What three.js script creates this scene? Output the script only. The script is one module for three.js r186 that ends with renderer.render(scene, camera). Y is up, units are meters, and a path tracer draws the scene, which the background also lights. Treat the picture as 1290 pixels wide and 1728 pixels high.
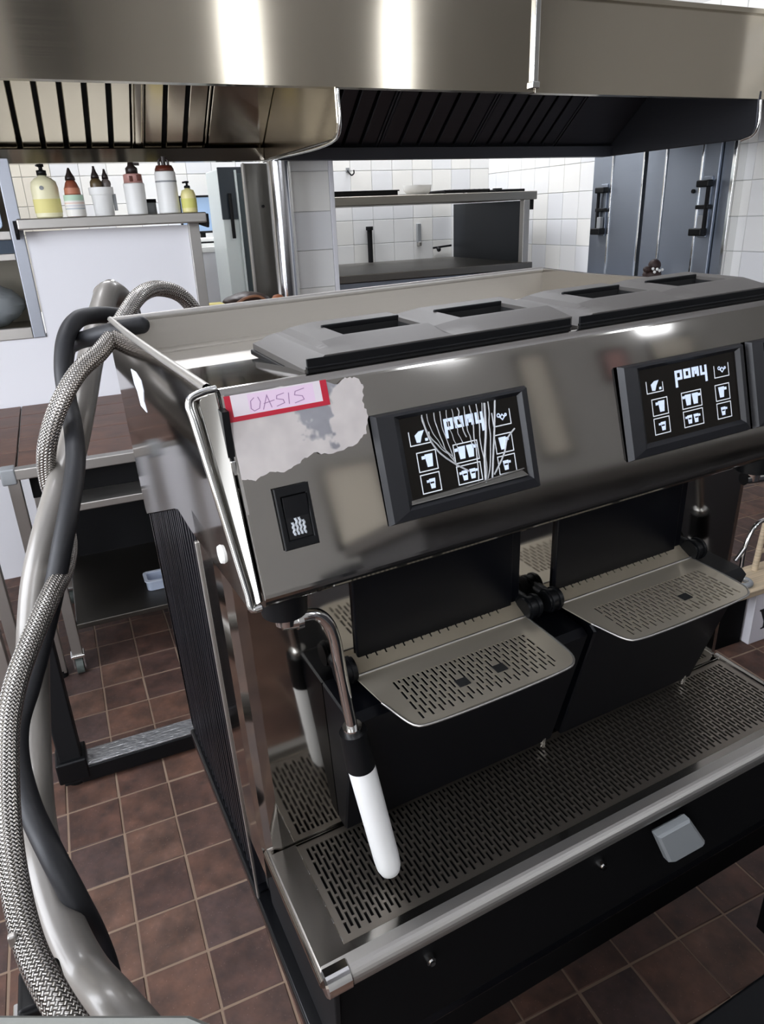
import * as THREE from 'three';
import { mergeGeometries, toCreasedNormals } from 'three/addons/utils/BufferGeometryUtils.js';
import { RoundedBoxGeometry } from 'three/addons/geometries/RoundedBoxGeometry.js';
import { RectAreaLightUniformsLib } from 'three/addons/lights/RectAreaLightUniformsLib.js';

// ---------------------------------------------------------------- camera, sky, lights, exposure
RectAreaLightUniformsLib.init();
const scene = new THREE.Scene();
const D = Math.PI / 180;
const camera = new THREE.PerspectiveCamera(71.13, 1290 / 1728, 0.02, 60);
camera.rotation.order = 'YXZ';
camera.position.set(0, 1.62, 0);
camera.rotation.set(-22.641 * D, -23.25 * D, -2.4215 * D);
scene.add(camera);
const renderer = new THREE.WebGLRenderer({ antialias: true });
renderer.toneMapping = THREE.LinearToneMapping;
renderer.toneMappingExposure = 1.35;
renderer.shadowMap.enabled = true;
scene.background = new THREE.Color(0.75, 0.85, 1.0);

function areaLight(color, intensity, w, h, pos, target) {
  const l = new THREE.RectAreaLight(color, intensity, w, h);
  l.position.set(...pos); l.lookAt(...target); scene.add(l); return l;
}
// daylight entering by the windows (set just inside each opening)
const WINDOWS = [ // x0, x1, y0, y1 in the wall behind the photographer
  [-2.3, -1.1, 1.0, 3.7], [2.11, 2.46, 2.55, 4.0], [3.91, 4.2, 2.55, 4.0]];  // first window is unseen, added only for its light
for (const [x0, x1, y0, y1] of WINDOWS)
  areaLight(0xf4f8ff, x0 < 0 ? 1.6 : 5, x1 - x0, y1 - y0, [(x0 + x1) / 2, (y0 + y1) / 2, 2.38], [(x0 + x1) / 2, (y0 + y1) / 2, -3]);
const ADDED_SIDE_WINDOW = [-1.9, 0.9, 1.0, 3.4]; // z0, z1, y0, y1 in the left wall, window added to light the hood
areaLight(0xeef4ff, 5, 2.8, 2.4, [-2.98, 2.2, -0.5], [3, 2.2, -0.5]);
// unseen ceiling panels added to light the walls: x, z, width, depth, intensity
const PANELS = [[0.6, -5.7, 1.5, 0.7, 19], [2.9, -5.7, 1.5, 0.7, 17], [-0.7, -1.9, 1.2, 0.6, 9]];
const CEIL = 4.2;
for (const [x, z, w, d, i] of PANELS) areaLight(0xf6f8ff, i, w, d, [x, CEIL - 0.075, z], [x, 0, z]);

// ---------------------------------------------------------------- helpers
let seed = 7;
const rnd = () => { seed = (seed * 1664525 + 1013904223) >>> 0; return seed / 4294967296; };
const rr = (a, b) => a + (b - a) * rnd();
const V = (x, y, z) => new THREE.Vector3(x, y, z);
const names = new Map();
function numbered(n) { const k = names.get(n) || 0; names.set(n, k + 1); return k ? `${n}_${String(k).padStart(3, '0')}` : n; }

function uvBox(g) { // uv in metres, from the dominant normal
  g = g.index ? g.toNonIndexed() : g;
  if (!g.attributes.normal) g.computeVertexNormals();
  const p = g.attributes.position, n = g.attributes.normal, uv = new Float32Array(p.count * 2);
  for (let i = 0; i < p.count; i += 3) {
    let ax = 0, ay = 0, az = 0;
    for (let k = 0; k < 3; k++) { ax += Math.abs(n.getX(i + k)); ay += Math.abs(n.getY(i + k)); az += Math.abs(n.getZ(i + k)); }
    for (let k = 0; k < 3; k++) {
      const x = p.getX(i + k), y = p.getY(i + k), z = p.getZ(i + k);
      let u, v;
      if (ay >= ax && ay >= az) { u = x; v = z; } else if (ax >= az) { u = z; v = y; } else { u = x; v = y; }
      uv[(i + k) * 2] = u; uv[(i + k) * 2 + 1] = v;
    }
  }
  g.setAttribute('uv', new THREE.BufferAttribute(uv, 2));
  for (const k of Object.keys(g.attributes)) if (!['position', 'normal', 'uv'].includes(k)) g.deleteAttribute(k);
  return g;
}
const flat = (gs) => { const l = (Array.isArray(gs) ? gs : [gs]).map((g) => (g.userData.keepUv ? (g.index ? g.toNonIndexed() : g) : uvBox(g))); return l.length === 1 ? l[0] : mergeGeometries(l); };
function box(x0, x1, y0, y1, z0, z1, r = 0) {
  const w = x1 - x0, h = y1 - y0, d = z1 - z0;
  const g = r ? new RoundedBoxGeometry(w, h, d, 2, Math.min(r, w / 2.01, h / 2.01, d / 2.01)) : new THREE.BoxGeometry(w, h, d);
  return g.translate((x0 + x1) / 2, (y0 + y1) / 2, (z0 + z1) / 2);
}
function shapeOf(pts, holes = []) {
  const s = new THREE.Shape(pts.map(([x, y]) => new THREE.Vector2(x, y)));
  for (const h of holes) s.holes.push(new THREE.Path(h.map(([x, y]) => new THREE.Vector2(x, y))));
  return s;
}
// extrude an XY outline along +z from z0
function ext(pts, z0, z1, bevel = 0, holes = [], seg = 1) {
  const d = z1 - z0;
  const g = new THREE.ExtrudeGeometry(shapeOf(pts, holes), { depth: d - 2 * bevel, bevelEnabled: bevel > 0, bevelThickness: bevel, bevelSize: bevel, bevelOffset: -bevel, bevelSegments: seg, curveSegments: 8 });
  return g.translate(0, 0, z0 + bevel);
}
// outline given as [z, y], extruded along x
function extX(pts, x0, x1, bevel = 0) { return ext(pts.map(([z, y]) => [-z, y]), x0, x1, bevel).applyMatrix4(new THREE.Matrix4().set(0, 0, 1, 0, 0, 1, 0, 0, -1, 0, 0, 0, 0, 0, 0, 1)); }
// outline given as [x, z], extruded along y
function extY(pts, y0, y1, bevel = 0, holes = []) { return ext(pts.map(([x, z]) => [x, -z]), y0, y1, bevel, holes.map((h) => h.map(([x, z]) => [x, -z]))).rotateX(-Math.PI / 2); }
function tube(pts, r, seg = 60, rad = 12, closed = false) {
  const c = new THREE.CatmullRomCurve3(pts.map((p) => V(...p)), closed, 'centripetal');
  return new THREE.TubeGeometry(c, seg, r, rad, closed);
}
function lathe(pts, seg = 24) { return new THREE.LatheGeometry(pts.map(([x, y]) => new THREE.Vector2(x, y)), seg); }
function cyl(a, b, r0, r1 = r0, seg = 20) { // closed rod from a to b
  const A = V(...a), B = V(...b), d = B.clone().sub(A), L = d.length();
  const g = new THREE.CylinderGeometry(r1, r0, L, seg).translate(0, L / 2, 0);
  g.applyQuaternion(new THREE.Quaternion().setFromUnitVectors(V(0, 1, 0), d.normalize()));
  return g.translate(...a);
}
const ring = (r, n = 16, sx = 1, sy = 1) => Array.from({ length: n }, (_, i) => [Math.cos(i / n * 2 * Math.PI) * r * sx, Math.sin(i / n * 2 * Math.PI) * r * sy]);
function roundRect(x0, x1, y0, y1, r, n = 4) {
  const o = []; const c = [[x1 - r, y1 - r, 0], [x0 + r, y1 - r, 1], [x0 + r, y0 + r, 2], [x1 - r, y0 + r, 3]];
  for (const [cx, cy, q] of c) for (let i = 0; i <= n; i++) { const a = (q + i / n) * Math.PI / 2; o.push([cx + Math.cos(a) * r, cy + Math.sin(a) * r]); }
  return o;
}

// the espresso machine stands a little crooked on its bench: its own frame, turned about 3 degrees
const euler = (y, p, r) => new THREE.Matrix4().makeRotationFromEuler(new THREE.Euler(p * D, y * D, r * D, 'YXZ'));
const TURN = euler(-23.25037, -22.64109, -2.42151).multiply(euler(-25.88887, -24.67003, -3.04383).transpose());
const TURNQ = new THREE.Quaternion().setFromRotationMatrix(TURN);
const fromMachine = (p) => V(p[0], p[1] - 1.65, p[2]).applyMatrix4(TURN).add(V(0, 1.62, 0));

function place(o, base, machine) {
  if (machine) { o.position.copy(fromMachine(base)); o.quaternion.copy(TURNQ); } else o.position.set(...base);
  o.userData.base = base;
}
function thing(name, label, category, base = [0, 0, 0], { group, machine = false, kind } = {}) {
  const o = new THREE.Group(); o.name = numbered(name); place(o, base, machine);
  scene.add(o); o.userData = { label, category };
  if (!category) delete o.userData.category; if (!label) delete o.userData.label;
  if (group) o.userData.group = group; if (kind) o.userData.kind = kind;
  o.base_ = base; return o;
}
const baseOf = (o) => { while (o && !o.base_) o = o.parent; return o ? o.base_ : [0, 0, 0]; };
function part(parent, name, gs, mat, label) {
  const b = baseOf(parent); const g = flat(gs); g.translate(-b[0], -b[1], -b[2]);
  const m = new THREE.Mesh(g, mat); m.name = name; m.castShadow = m.receiveShadow = true; parent.add(m);
  if (label) m.userData.label = label; return m;
}
function solo(name, label, category, gs, mat, base = [0, 0, 0], { group, machine = false, kind } = {}) {
  const g = flat(gs); g.translate(-base[0], -base[1], -base[2]);
  const m = new THREE.Mesh(g, mat); m.name = numbered(name); m.castShadow = m.receiveShadow = true; place(m, base, machine); scene.add(m);
  m.userData = {}; if (label) m.userData.label = label; if (category) m.userData.category = category;
  if (group) m.userData.group = group; if (kind) m.userData.kind = kind; m.base_ = base; return m;
}
const structure = (name, gs, mat, base = [0, 0, 0]) => solo(name, null, null, gs, mat, base, { kind: 'structure' });

// ---------------------------------------------------------------- textures and materials
function hash(x, y, s) { let n = (x * 374761393 + y * 668265263 + s * 974634533) | 0; n = Math.imul(n ^ (n >>> 13), 1274126177); return ((n ^ (n >>> 16)) >>> 0) / 4294967296; }
function vnoise(x, y, per, s) { const xi = Math.floor(x), yi = Math.floor(y), fx = x - xi, fy = y - yi, m = (a) => ((a % per) + per) % per, w = (t) => t * t * (3 - 2 * t);
  const a = hash(m(xi), m(yi), s), b = hash(m(xi + 1), m(yi), s), c = hash(m(xi), m(yi + 1), s), d = hash(m(xi + 1), m(yi + 1), s), u = w(fx), v = w(fy);
  return (a + (b - a) * u) * (1 - v) + (c + (d - c) * u) * v; }
function fbm(u, v, f, s, oct = 4) { let t = 0, a = 0.5, n = 0; for (let o = 0; o < oct; o++) { t += a * vnoise(u * f, v * f, f, s + o); n += a; a *= 0.55; f *= 2; } return t / n; }
function dataTex(n, m, fn, srgb, repeat) {
  const d = new Uint8Array(n * m * 4);
  for (let j = 0; j < m; j++) for (let i = 0; i < n; i++) { const c = fn(i / n, j / m); for (let k = 0; k < 3; k++) d[(j * n + i) * 4 + k] = Math.max(0, Math.min(255, c[k] * 255)); d[(j * n + i) * 4 + 3] = 255; }
  const t = new THREE.DataTexture(d, n, m); t.wrapS = t.wrapT = THREE.RepeatWrapping; t.magFilter = THREE.LinearFilter; t.minFilter = THREE.LinearFilter;
  if (srgb) t.colorSpace = THREE.SRGBColorSpace; if (repeat) t.repeat.set(...repeat); t.needsUpdate = true; return t;
}
const grey = (v) => [v, v, v];
const std = (o) => new THREE.MeshStandardMaterial(o);
const phys = (o) => new THREE.MeshPhysicalMaterial(o);
const streakTex = dataTex(64, 1024, (u, v) => grey(0.78 + 0.22 * (0.45 * vnoise(u * 2, v * 1024, 1024, 3) + 0.3 * vnoise(u * 2, v * 300, 300, 9) + 0.25 * fbm(u, v, 4, 5))), false, [0.7, 1.6]);
const smudgeTex = dataTex(256, 256, (u, v) => grey(0.45 + 0.55 * Math.pow(fbm(u, v, 5, 21, 5), 1.4)), false, [2.2, 2.2]);
const steel = (c, r, o = {}) => std({ color: c, metalness: 1, roughness: r, ...o });
const M = {
  lavender: steel(0xa9adb6, 0.5, { roughnessMap: streakTex }),
  hood: phys({ color: 0xb0a899, metalness: 1, roughness: 0.17, roughnessMap: streakTex, anisotropy: 0.85, anisotropyRotation: Math.PI / 2 }),
  hoodShaded: steel(0x525358, 0.6, { roughnessMap: streakTex }),  // hood steel with the shade of its right half put into the colour
  brushed: steel(0xbab7b2, 0.5, { roughnessMap: streakTex }),
  polish: steel(0x9d9b96, 0.06),
  mirror: steel(0xa8a5a0, 0.11, { roughnessMap: smudgeTex }),
  panel: steel(0xa09c96, 0.22, { roughnessMap: smudgeTex }),
  grate: steel(0x8b847b, 0.45),
  chrome: steel(0xe2e2e0, 0.08),
  blueSteel: steel(0x9aa1ac, 0.5, { roughnessMap: streakTex }),
  black: phys({ color: 0x0a0b0d, roughness: 0.42, specularIntensity: 0.5 }),
  blackGloss: std({ color: 0x0a0b0e, roughness: 0.2 }),
  blackMatt: phys({ color: 0x0f0f11, roughness: 0.75, specularIntensity: 0.5 }),
  lid: std({ color: 0x4a4744, roughness: 0.5 }),  // black lid lightened: light reflected on its top put into the colour
  navy: phys({ color: 0x05060a, roughness: 0.35, specularIntensity: 0.35 }),
  rubber: std({ color: 0x15161a, roughness: 0.55 }),
  slot: std({ color: 0x060606, roughness: 0.9 }),
  whitePlastic: std({ color: 0xe9e9e6, roughness: 0.45 }),
  pitch: phys({ color: 0x050506, roughness: 0.8, specularIntensity: 0.25 }),
  greyPlastic: std({ color: 0x8d9092, roughness: 0.5 }),
  paintWhite: std({ color: 0xe6e6ea, roughness: 0.7 }),
  paintCream: std({ color: 0xe4ddd0, roughness: 0.75 }),
  plaster: std({ color: 0xbcbab6, roughness: 0.9 }),
  grout: std({ color: 0xc6c6c4, roughness: 0.9 }),
  floorGrout: std({ color: 0x84705f, roughness: 0.95 }),
  red: std({ color: 0xc3122f, roughness: 0.6 }),
};

// ---------------------------------------------------------------- the room shell
const T = 0.2;
structure('ceiling', box(-3.2, 6.2, CEIL, CEIL + T, -6.45, 2.6), M.paintWhite);
{ // wall behind the photographer with its windows
  const pts = [[-3.2, 0], [6.2, 0], [6.2, CEIL], [-3.2, CEIL]];
  const holes = WINDOWS.map(([a, b, c, d]) => [[a, c], [b, c], [b, d], [a, d]]);
  structure('wall_front', ext(pts, 2.4, 2.6, 0, holes), M.plaster);
  WINDOWS.forEach(([a, b, c, d], i) => {
    const w = thing(`window_${i + 1}`, null, null, [(a + b) / 2, c, 2.5], { kind: 'structure' });
    part(w, 'window_frame', ext([[a, c], [b, c], [b, d], [a, d]], 2.46, 2.52, 0, [[[a + 0.05, c + 0.05], [b - 0.05, c + 0.05], [b - 0.05, d - 0.05], [a + 0.05, d - 0.05]]]), M.paintWhite);
    part(w, 'window_pane', box(a + 0.05, b - 0.05, c + 0.05, d - 0.05, 2.485, 2.495), std({ color: 0xffffff, emissive: 0xf4f8ff, emissiveIntensity: 4, roughness: 0.3 }));
  });
}
{
  const [z0, z1, y0, y1] = ADDED_SIDE_WINDOW;
  structure('wall_left', extX([[-6.45, 0], [2.4, 0], [2.4, CEIL], [-6.45, CEIL]], -3.2, -3.0).clone() && (() => {
    const g = ext([[-2.4, 0], [6.45, 0], [6.45, CEIL], [-2.4, CEIL]], -3.2, -3.0, 0, [[[-z1, y0], [-z0, y0], [-z0, y1], [-z1, y1]]]);
    return g.applyMatrix4(new THREE.Matrix4().set(0, 0, 1, 0, 0, 1, 0, 0, -1, 0, 0, 0, 0, 0, 0, 1));
  })(), M.paintCream);
  const w = thing('window_4', null, null, [-3.1, y0, (z0 + z1) / 2], { kind: 'structure' });
  part(w, 'window_frame', [box(-3.14, -3.08, y0, y0 + 0.06, z0, z1), box(-3.14, -3.08, y1 - 0.06, y1, z0, z1), box(-3.14, -3.08, y0, y1, z0, z0 + 0.06), box(-3.14, -3.08, y0, y1, z1 - 0.06, z1)], M.paintWhite);
  part(w, 'window_pane', box(-3.12, -3.11, y0, y1, z0, z1), std({ color: 0xffffff, emissive: 0xf0f5ff, emissiveIntensity: 1.8, roughness: 0.3 }));
}
structure('wall_back', box(-3.2, 4.1, 0, CEIL, -6.45, -6.26), M.grout);
structure('wall_right', box(3.91, 4.1, 0, CEIL, -6.26, -2.6), M.grout);
structure('wall_far_right', [box(6.0, 6.2, 0, CEIL, -2.8, 2.4), box(4.1, 6.0, 0, CEIL, -2.8, -2.6)], M.plaster);

// white glazed tiles, each its own piece
function tileGeo(w, h, d, c, jit = 0) {
  const j = () => rr(-jit, jit);
  return uvBox(ext([[-w / 2 + j(), -h / 2 + j()], [w / 2 + j(), -h / 2 + j()], [w / 2 + j(), h / 2 + j()], [-w / 2 + j(), h / 2 + j()]], 0, d, c));
}
const whiteTile = [0xe9e9e7, 0xe4e5e6, 0xecebe6].map((c) => std({ color: c, roughness: 0.38 }));
const creamTile = [0xe2dccd, 0xddd8cb].map((c) => std({ color: c, roughness: 0.45 }));
function tileWall(parent, n0, n1, r0, r1, size, frame, mats, shift = 0) {
  const gs = [0, 1, 2].map(() => tileGeo(size - 0.0032, size - 0.0038, 0.012, 0.0018, 0.0005));
  for (let r = r0; r < r1; r++) for (let c = n0; c < n1; c++) {
    const m = new THREE.Mesh(gs[Math.floor(rnd() * 3)], mats[Math.floor(rnd() * mats.length)]);
    m.name = 'wall_tile'; m.castShadow = m.receiveShadow = true; frame(m, (c + 0.5) * size + (r % 2 ? shift : 0), (r + 0.5) * size - 0.006); parent.add(m);
  }
}
const wb = scene.getObjectByName('wall_back'), wr = scene.getObjectByName('wall_right');
tileWall(wb, 1, 20, 5, 13, 0.1965, (m, a, b) => m.position.set(a - 0.03, b, -6.262), whiteTile);
tileWall(wb, -3, 1, 5, 13, 0.1965, (m, a, b) => m.position.set(a - 0.03, b, -6.262), creamTile);
tileWall(wr, 13, 32, 4, 14, 0.1985, (m, a, b) => { m.position.set(3.912, b - 0.065, -a + 0.03); m.rotation.y = -Math.PI / 2; }, whiteTile);

// floor: terracotta tiles
const FX = 0.1466, FZ = 0.1544;
const floor = structure('floor', box(-3.2, 6.2, -0.25, -0.0006, -6.45, 2.6), M.floorGrout);
{
  const tones = [[0.36, 0.255, 0.215], [0.345, 0.25, 0.215], [0.385, 0.275, 0.225], [0.335, 0.24, 0.21], [0.37, 0.265, 0.22], [0.31, 0.235, 0.215], [0.395, 0.29, 0.24]];
  const mats = tones.map((t, k) => std({ roughness: 0.62, bumpScale: 0.0012,
    map: dataTex(128, 128, (u, v) => { const a = fbm(u, v, 4, 31 + k, 5), b = fbm(u, v, 9, 77 + k, 3), g = 0.52 + 0.70 * a; const sp = hash(Math.floor(u * 128), Math.floor(v * 128), k) > 0.996 ? 0.15 : 0;
      return [t[0] * g + 0.05 * (b - 0.5) + sp, t[1] * g + 0.02 * (b - 0.5) + sp, t[2] * g + sp]; }, true, [5, 5]),
    bumpMap: k ? null : null }));
  const bump = dataTex(128, 128, (u, v) => grey(fbm(u, v, 6, 91, 5)), false, [5, 5]); for (const m of mats) m.bumpMap = bump;
  const geos = [0, 1, 2, 3, 4].map(() => tileGeo(FX - 0.0045, FZ - 0.0045, 0.012, 0.002, 0.0011).rotateX(-Math.PI / 2));
  const cells = [];
  const pv = V(0, 0, 0); camera.updateMatrixWorld(); camera.aspect = 1290 / 1728; camera.updateProjectionMatrix();
  const x0 = -0.063 * 1.62, z0 = -1.17 * 1.62;
  for (let i = -20; i < 41; i++) for (let j = -29; j < 28; j++) {
    const x = x0 + (i + 0.5) * FX, z = z0 + (j + 0.5) * FZ;
    if (z < -6.2 || z > 2.35 || x < -2.95 || x > 5.95) continue;
    pv.set(x, 0, z).project(camera); const d = Math.hypot(x, 1.62, z);
    const front = V(x, 0, z).applyMatrix4(camera.matrixWorldInverse).z < -0.2;
    const hid = z < -3.75 || (x > 0.62 && z < -1.05 && x < 1.7);
    cells.push({ x, z, s: front && Math.abs(pv.x) < 1.12 && Math.abs(pv.y) < 1.12 && !hid ? 1 / d : -d });
  }
  cells.sort((a, b) => b.s - a.s);
  const rest = [[], [], [], [], [], [], []];
  cells.forEach((c, k) => {
    const g = geos[Math.floor(rnd() * 5)], m = Math.floor(rnd() * 7), turn = rnd() < 0.5 ? 0 : Math.PI, ty = rr(-0.0065, -0.0045) - 0.0055;
    if (k < 300) { const t = new THREE.Mesh(g, mats[m]); t.name = 'floor_tile'; t.position.set(c.x, ty, c.z); t.rotation.y = turn; t.castShadow = t.receiveShadow = true; floor.add(t); } else rest[m].push(g.clone().rotateY(turn).translate(c.x, ty, c.z));
  });
  floor.children.forEach((t) => { t.position.sub(floor.position); });
  rest.forEach((l, m) => { if (l.length) { const t = new THREE.Mesh(mergeGeometries(l), mats[m]); t.name = 'floor_tile_field'; t.userData.kind = 'stuff'; floor.add(t); } });
}
// added ceiling light panels
PANELS.forEach(([x, z, w, d], i) => {
  const o = thing('added_ceiling_light', ['added flat white light panel above the bottles', 'added flat white light panel above the work table', 'added flat white light panel before the exhaust hood'][i], 'ceiling light', [x, CEIL - 0.06, z], { group: 'added ceiling light panels' });
  part(o, 'light_frame', ext([[x - w / 2, z - d / 2], [x + w / 2, z - d / 2], [x + w / 2, z + d / 2], [x - w / 2, z + d / 2]], 0, 0.06, 0, [[[x - w / 2 + 0.03, z - d / 2 + 0.03], [x + w / 2 - 0.03, z - d / 2 + 0.03], [x + w / 2 - 0.03, z + d / 2 - 0.03], [x - w / 2 + 0.03, z + d / 2 - 0.03]]]).rotateX(Math.PI / 2).scale(1, 1, 1).translate(0, CEIL, 0), M.paintWhite);
  part(o, 'light_diffuser', box(x - w / 2 + 0.03, x + w / 2 - 0.03, CEIL - 0.05, CEIL - 0.02, z - d / 2 + 0.03, z + d / 2 - 0.03), std({ color: 0xffffff, emissive: 0xffffff, emissiveIntensity: 2.5 }));
});

{ // unseen boards and boxes added for the polished steel to mirror
  const nb = (n, label, cat, x0, x1, y0, y1, mat, extra) => { const o = thing(n, label, cat, [(x0 + x1) / 2, y0, 2.38]); part(o, 'board', box(x0, x1, y0, y1, 2.37, 2.395, 0.004), mat); part(o, 'board_frame', ext([[x0 - 0.02, y0 - 0.02], [x1 + 0.02, y0 - 0.02], [x1 + 0.02, y1 + 0.02], [x0 - 0.02, y1 + 0.02]], 2.365, 2.398, 0, [[[x0, y0], [x1, y0], [x1, y1], [x0, y1]]]), M.blackMatt); return o; };
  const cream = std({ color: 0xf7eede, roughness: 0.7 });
  nb('added_board', 'added cream board mirrored left of the first touch screen', 'notice board', 1.36, 1.66, 1.62, 2.03, cream);
  nb('added_board', 'added tall cream board mirrored right of the first touch screen', 'notice board', 2.80, 3.0, 1.86, 2.5, cream);
  nb('added_board', 'added cream board mirrored above the second touch screen', 'notice board', 3.95, 4.35, 2.36, 2.5, cream);
  nb('added_poster', 'added red and white poster mirrored between the two touch screens', 'poster', 3.5, 3.68, 2.28, 2.46, std({ color: 0xd8a8a4, roughness: 0.7 }));
  const sb = thing('added_cupboard', 'added dark grey cupboard row mirrored low in the machine front', 'cupboard', [3, 0, 2.2]);
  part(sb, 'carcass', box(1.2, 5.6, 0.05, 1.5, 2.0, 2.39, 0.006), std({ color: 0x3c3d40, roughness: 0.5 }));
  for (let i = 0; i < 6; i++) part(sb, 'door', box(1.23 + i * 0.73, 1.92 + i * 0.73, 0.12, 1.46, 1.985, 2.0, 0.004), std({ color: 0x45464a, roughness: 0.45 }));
  const db = thing('added_duct', 'added dark duct box mirrored at the left of the hood band', 'duct', [0.38, 2.6, 2.2]);
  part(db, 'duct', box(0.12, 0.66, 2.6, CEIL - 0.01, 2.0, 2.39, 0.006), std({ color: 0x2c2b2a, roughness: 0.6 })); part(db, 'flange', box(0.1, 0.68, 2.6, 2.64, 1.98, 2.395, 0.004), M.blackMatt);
}
// pillar and half wall
const pillar = structure('pillar', box(1.34, 1.575, 0, CEIL, -4.42, -4.212), M.grout);
{
  const g = [0, 1].map(() => tileGeo(0.222, 0.205, 0.012, 0.002, 0.0005));
  for (let r = 0; r < 10; r++) { const m = new THREE.Mesh(g[r % 2], whiteTile[r % 3]); m.name = 'wall_tile'; m.position.set(1.452, 0.71 + r * 0.2075, -4.2125); pillar.add(m); }
  part(pillar, 'corner_strip', box(1.565, 1.592, 0, CEIL - 0.01, -4.42, -4.196, 0.004), M.paintWhite);
}
structure('wall_half', [box(-0.05, 0.70, 1.155, 1.605, -3.86, -3.7), box(-2.98, 0.70, 0, 1.155, -3.86, -3.7)], M.paintWhite);

// ---------------------------------------------------------------- exhaust hood
{
  const h = thing('exhaust_hood', 'long stainless steel exhaust hood hanging over the back kitchen', 'exhaust hood', [1.2, 1.9, -3.6]);
  const band = (x0, x1, z) => [extX([[z, 2.085], [z, 2.445], [z - 0.02, 2.445], [z - 0.02, 2.105], [z - 0.05, 2.105], [z - 0.05, 2.085]], x0, x1, 0.003)];
  part(h, 'front_band', band(-2.4, 2.118, -3.03), M.hood);
  part(h, 'front_band', band(2.128, 4.6, -3.04), M.hood);
  part(h, 'seam_strip', [box(2.098, 2.126, 2.1, 2.46, -3.035, -3.012, 0.004), box(2.092, 2.132, 2.098, 2.125, -3.04, -3.008, 0.004)], M.chrome, 'bright vertical cover strip over the seam');
  part(h, 'top_plate', box(-2.4, 4.6, 2.445, 2.465, -4.22, -3.02), M.hood);
  part(h, 'back_plate', box(-2.4, 3.53, 1.93, 2.445, -4.24, -4.215), M.hood);
  // end panels (they hang lower than the band)
  const endp = (x) => extX([[-4.205, 1.905], [-3.10, 1.905], [-3.045, 1.925], [-3.03, 1.96], [-3.06, 2.44], [-4.205, 2.44]], x, x + 0.022, 0.004);
  part(h, 'end_panel', endp(1.178), M.hood); part(h, 'end_panel', endp(3.505), M.hoodShaded);
  part(h, 'edge_strip', tube([[1.189, 2.08, -3.035], [1.189, 1.965, -3.027], [1.189, 1.925, -3.045], [1.189, 1.903, -3.12], [1.189, 1.903, -4.19]], 0.007, 40, 8), M.chrome);
  part(h, 'edge_strip', tube([[3.516, 2.08, -3.035], [3.516, 1.965, -3.027], [3.516, 1.925, -3.045], [3.516, 1.903, -3.12]], 0.009, 40, 8), M.chrome);
  // grease trough along the bottom
  const trough = (x0, x1) => extX([[-4.21, 1.903], [-4.13, 1.903], [-4.118, 1.962], [-4.126, 1.962], [-4.14, 1.915], [-4.2, 1.915], [-4.2, 1.962], [-4.21, 1.962]], x0, x1);
  part(h, 'grease_trough', trough(-2.4, 1.176), M.hood); part(h, 'grease_trough', trough(1.202, 3.503), M.hoodShaded);
  // sloping filter bank: from z -4.16, y 1.957 up to z -3.53, y 2.44
  const sl = (x0, x1, s0, s1, out, th) => { // strip on the slope; s runs 0..1 upward, out = height above the plane
    const dz = 0.63, dy = 0.483, L = Math.hypot(dz, dy), nz = dy / L, ny = -dz / L, p = (s, o) => [-4.16 + dz * s + nz * o, 1.957 + dy * s + ny * o];
    return extX([p(s0, out - th), p(s1, out - th), p(s1, out), p(s0, out)], x0, x1, Math.min(0.003, th / 3));
  };
  part(h, 'slope_panel', sl(0.885, 1.176, 0, 1, 0.004, 0.008), M.hood);
  part(h, 'slope_panel', [sl(3.07, 3.503, 0, 1, 0.004, 0.008)], M.hoodShaded);
  part(h, 'filter_recess', [sl(-2.4, 0.885, 0, 1, -0.03, 0.006)], M.slot); part(h, 'filter_recess', [sl(1.202, 3.07, 0, 1, -0.03, 0.006)], M.slot);
  const filt = (edges, m) => {
    const f = part(h, 'grease_filter', [sl(edges[0] - 0.006, edges[0] + 0.005, 0.02, 0.98, 0.004, 0.02), sl(edges[edges.length - 1] - 0.005, edges[edges.length - 1] + 0.006, 0.02, 0.98, 0.004, 0.02), sl(edges[0], edges[edges.length - 1], 0.0, 0.03, 0.004, 0.02), sl(edges[0], edges[edges.length - 1], 0.955, 0.985, 0.004, 0.02)], m);
    for (let i = 0; i + 1 < edges.length; i++) part(f, 'filter_baffle', sl(edges[i] + 0.0105, edges[i + 1] - 0.0105, 0.03, 0.955, 0.0, 0.012), m);
  };
  const seq = (a, b, n) => Array.from({ length: n + 1 }, (_, i) => a + (b - a) * i / n);
  filt(seq(-0.62, -0.105, 5), M.hood); filt(seq(-0.10, 0.515, 6).map((v) => v), M.hood); filt(seq(0.562, 0.871, 3), M.hood);
  part(h, 'filter_divider', sl(0.524, 0.556, 0, 1, 0.004, 0.02), M.hood);
  filt(seq(1.225, 1.84, 6), M.hoodShaded); filt(seq(1.86, 2.45, 5), M.hoodShaded); filt(seq(2.47, 3.055, 6), M.hoodShaded);
}
solo('steel_post', 'shiny stainless steel post below the hood beside the white pillar', 'post', [lathe([[0, 0], [0.058, 0], [0.058, 1.894], [0, 1.894]], 40).translate(1.228, 0, -4.07)], steel(0xc9c9cc, 0.18), [1.228, 0, -4.07]);
{
  const c = thing('steel_cabinet', 'tall brushed steel cabinet side left of the shiny post', 'cabinet', [1.14, 0, -4.4]);
  part(c, 'side_panel', box(1.075, 1.215, 0.02, 1.895, -4.25, -4.2, 0.004), steel(0x77756f, 0.4, { roughnessMap: streakTex }));
  part(c, 'trim', box(1.07, 1.082, 0.0, 1.897, -4.215, -4.192, 0.003), M.brushed);
  part(c, 'lock', cyl([1.165, 1.68, -4.2], [1.165, 1.68, -4.19], 0.008), M.black);
}

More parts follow.
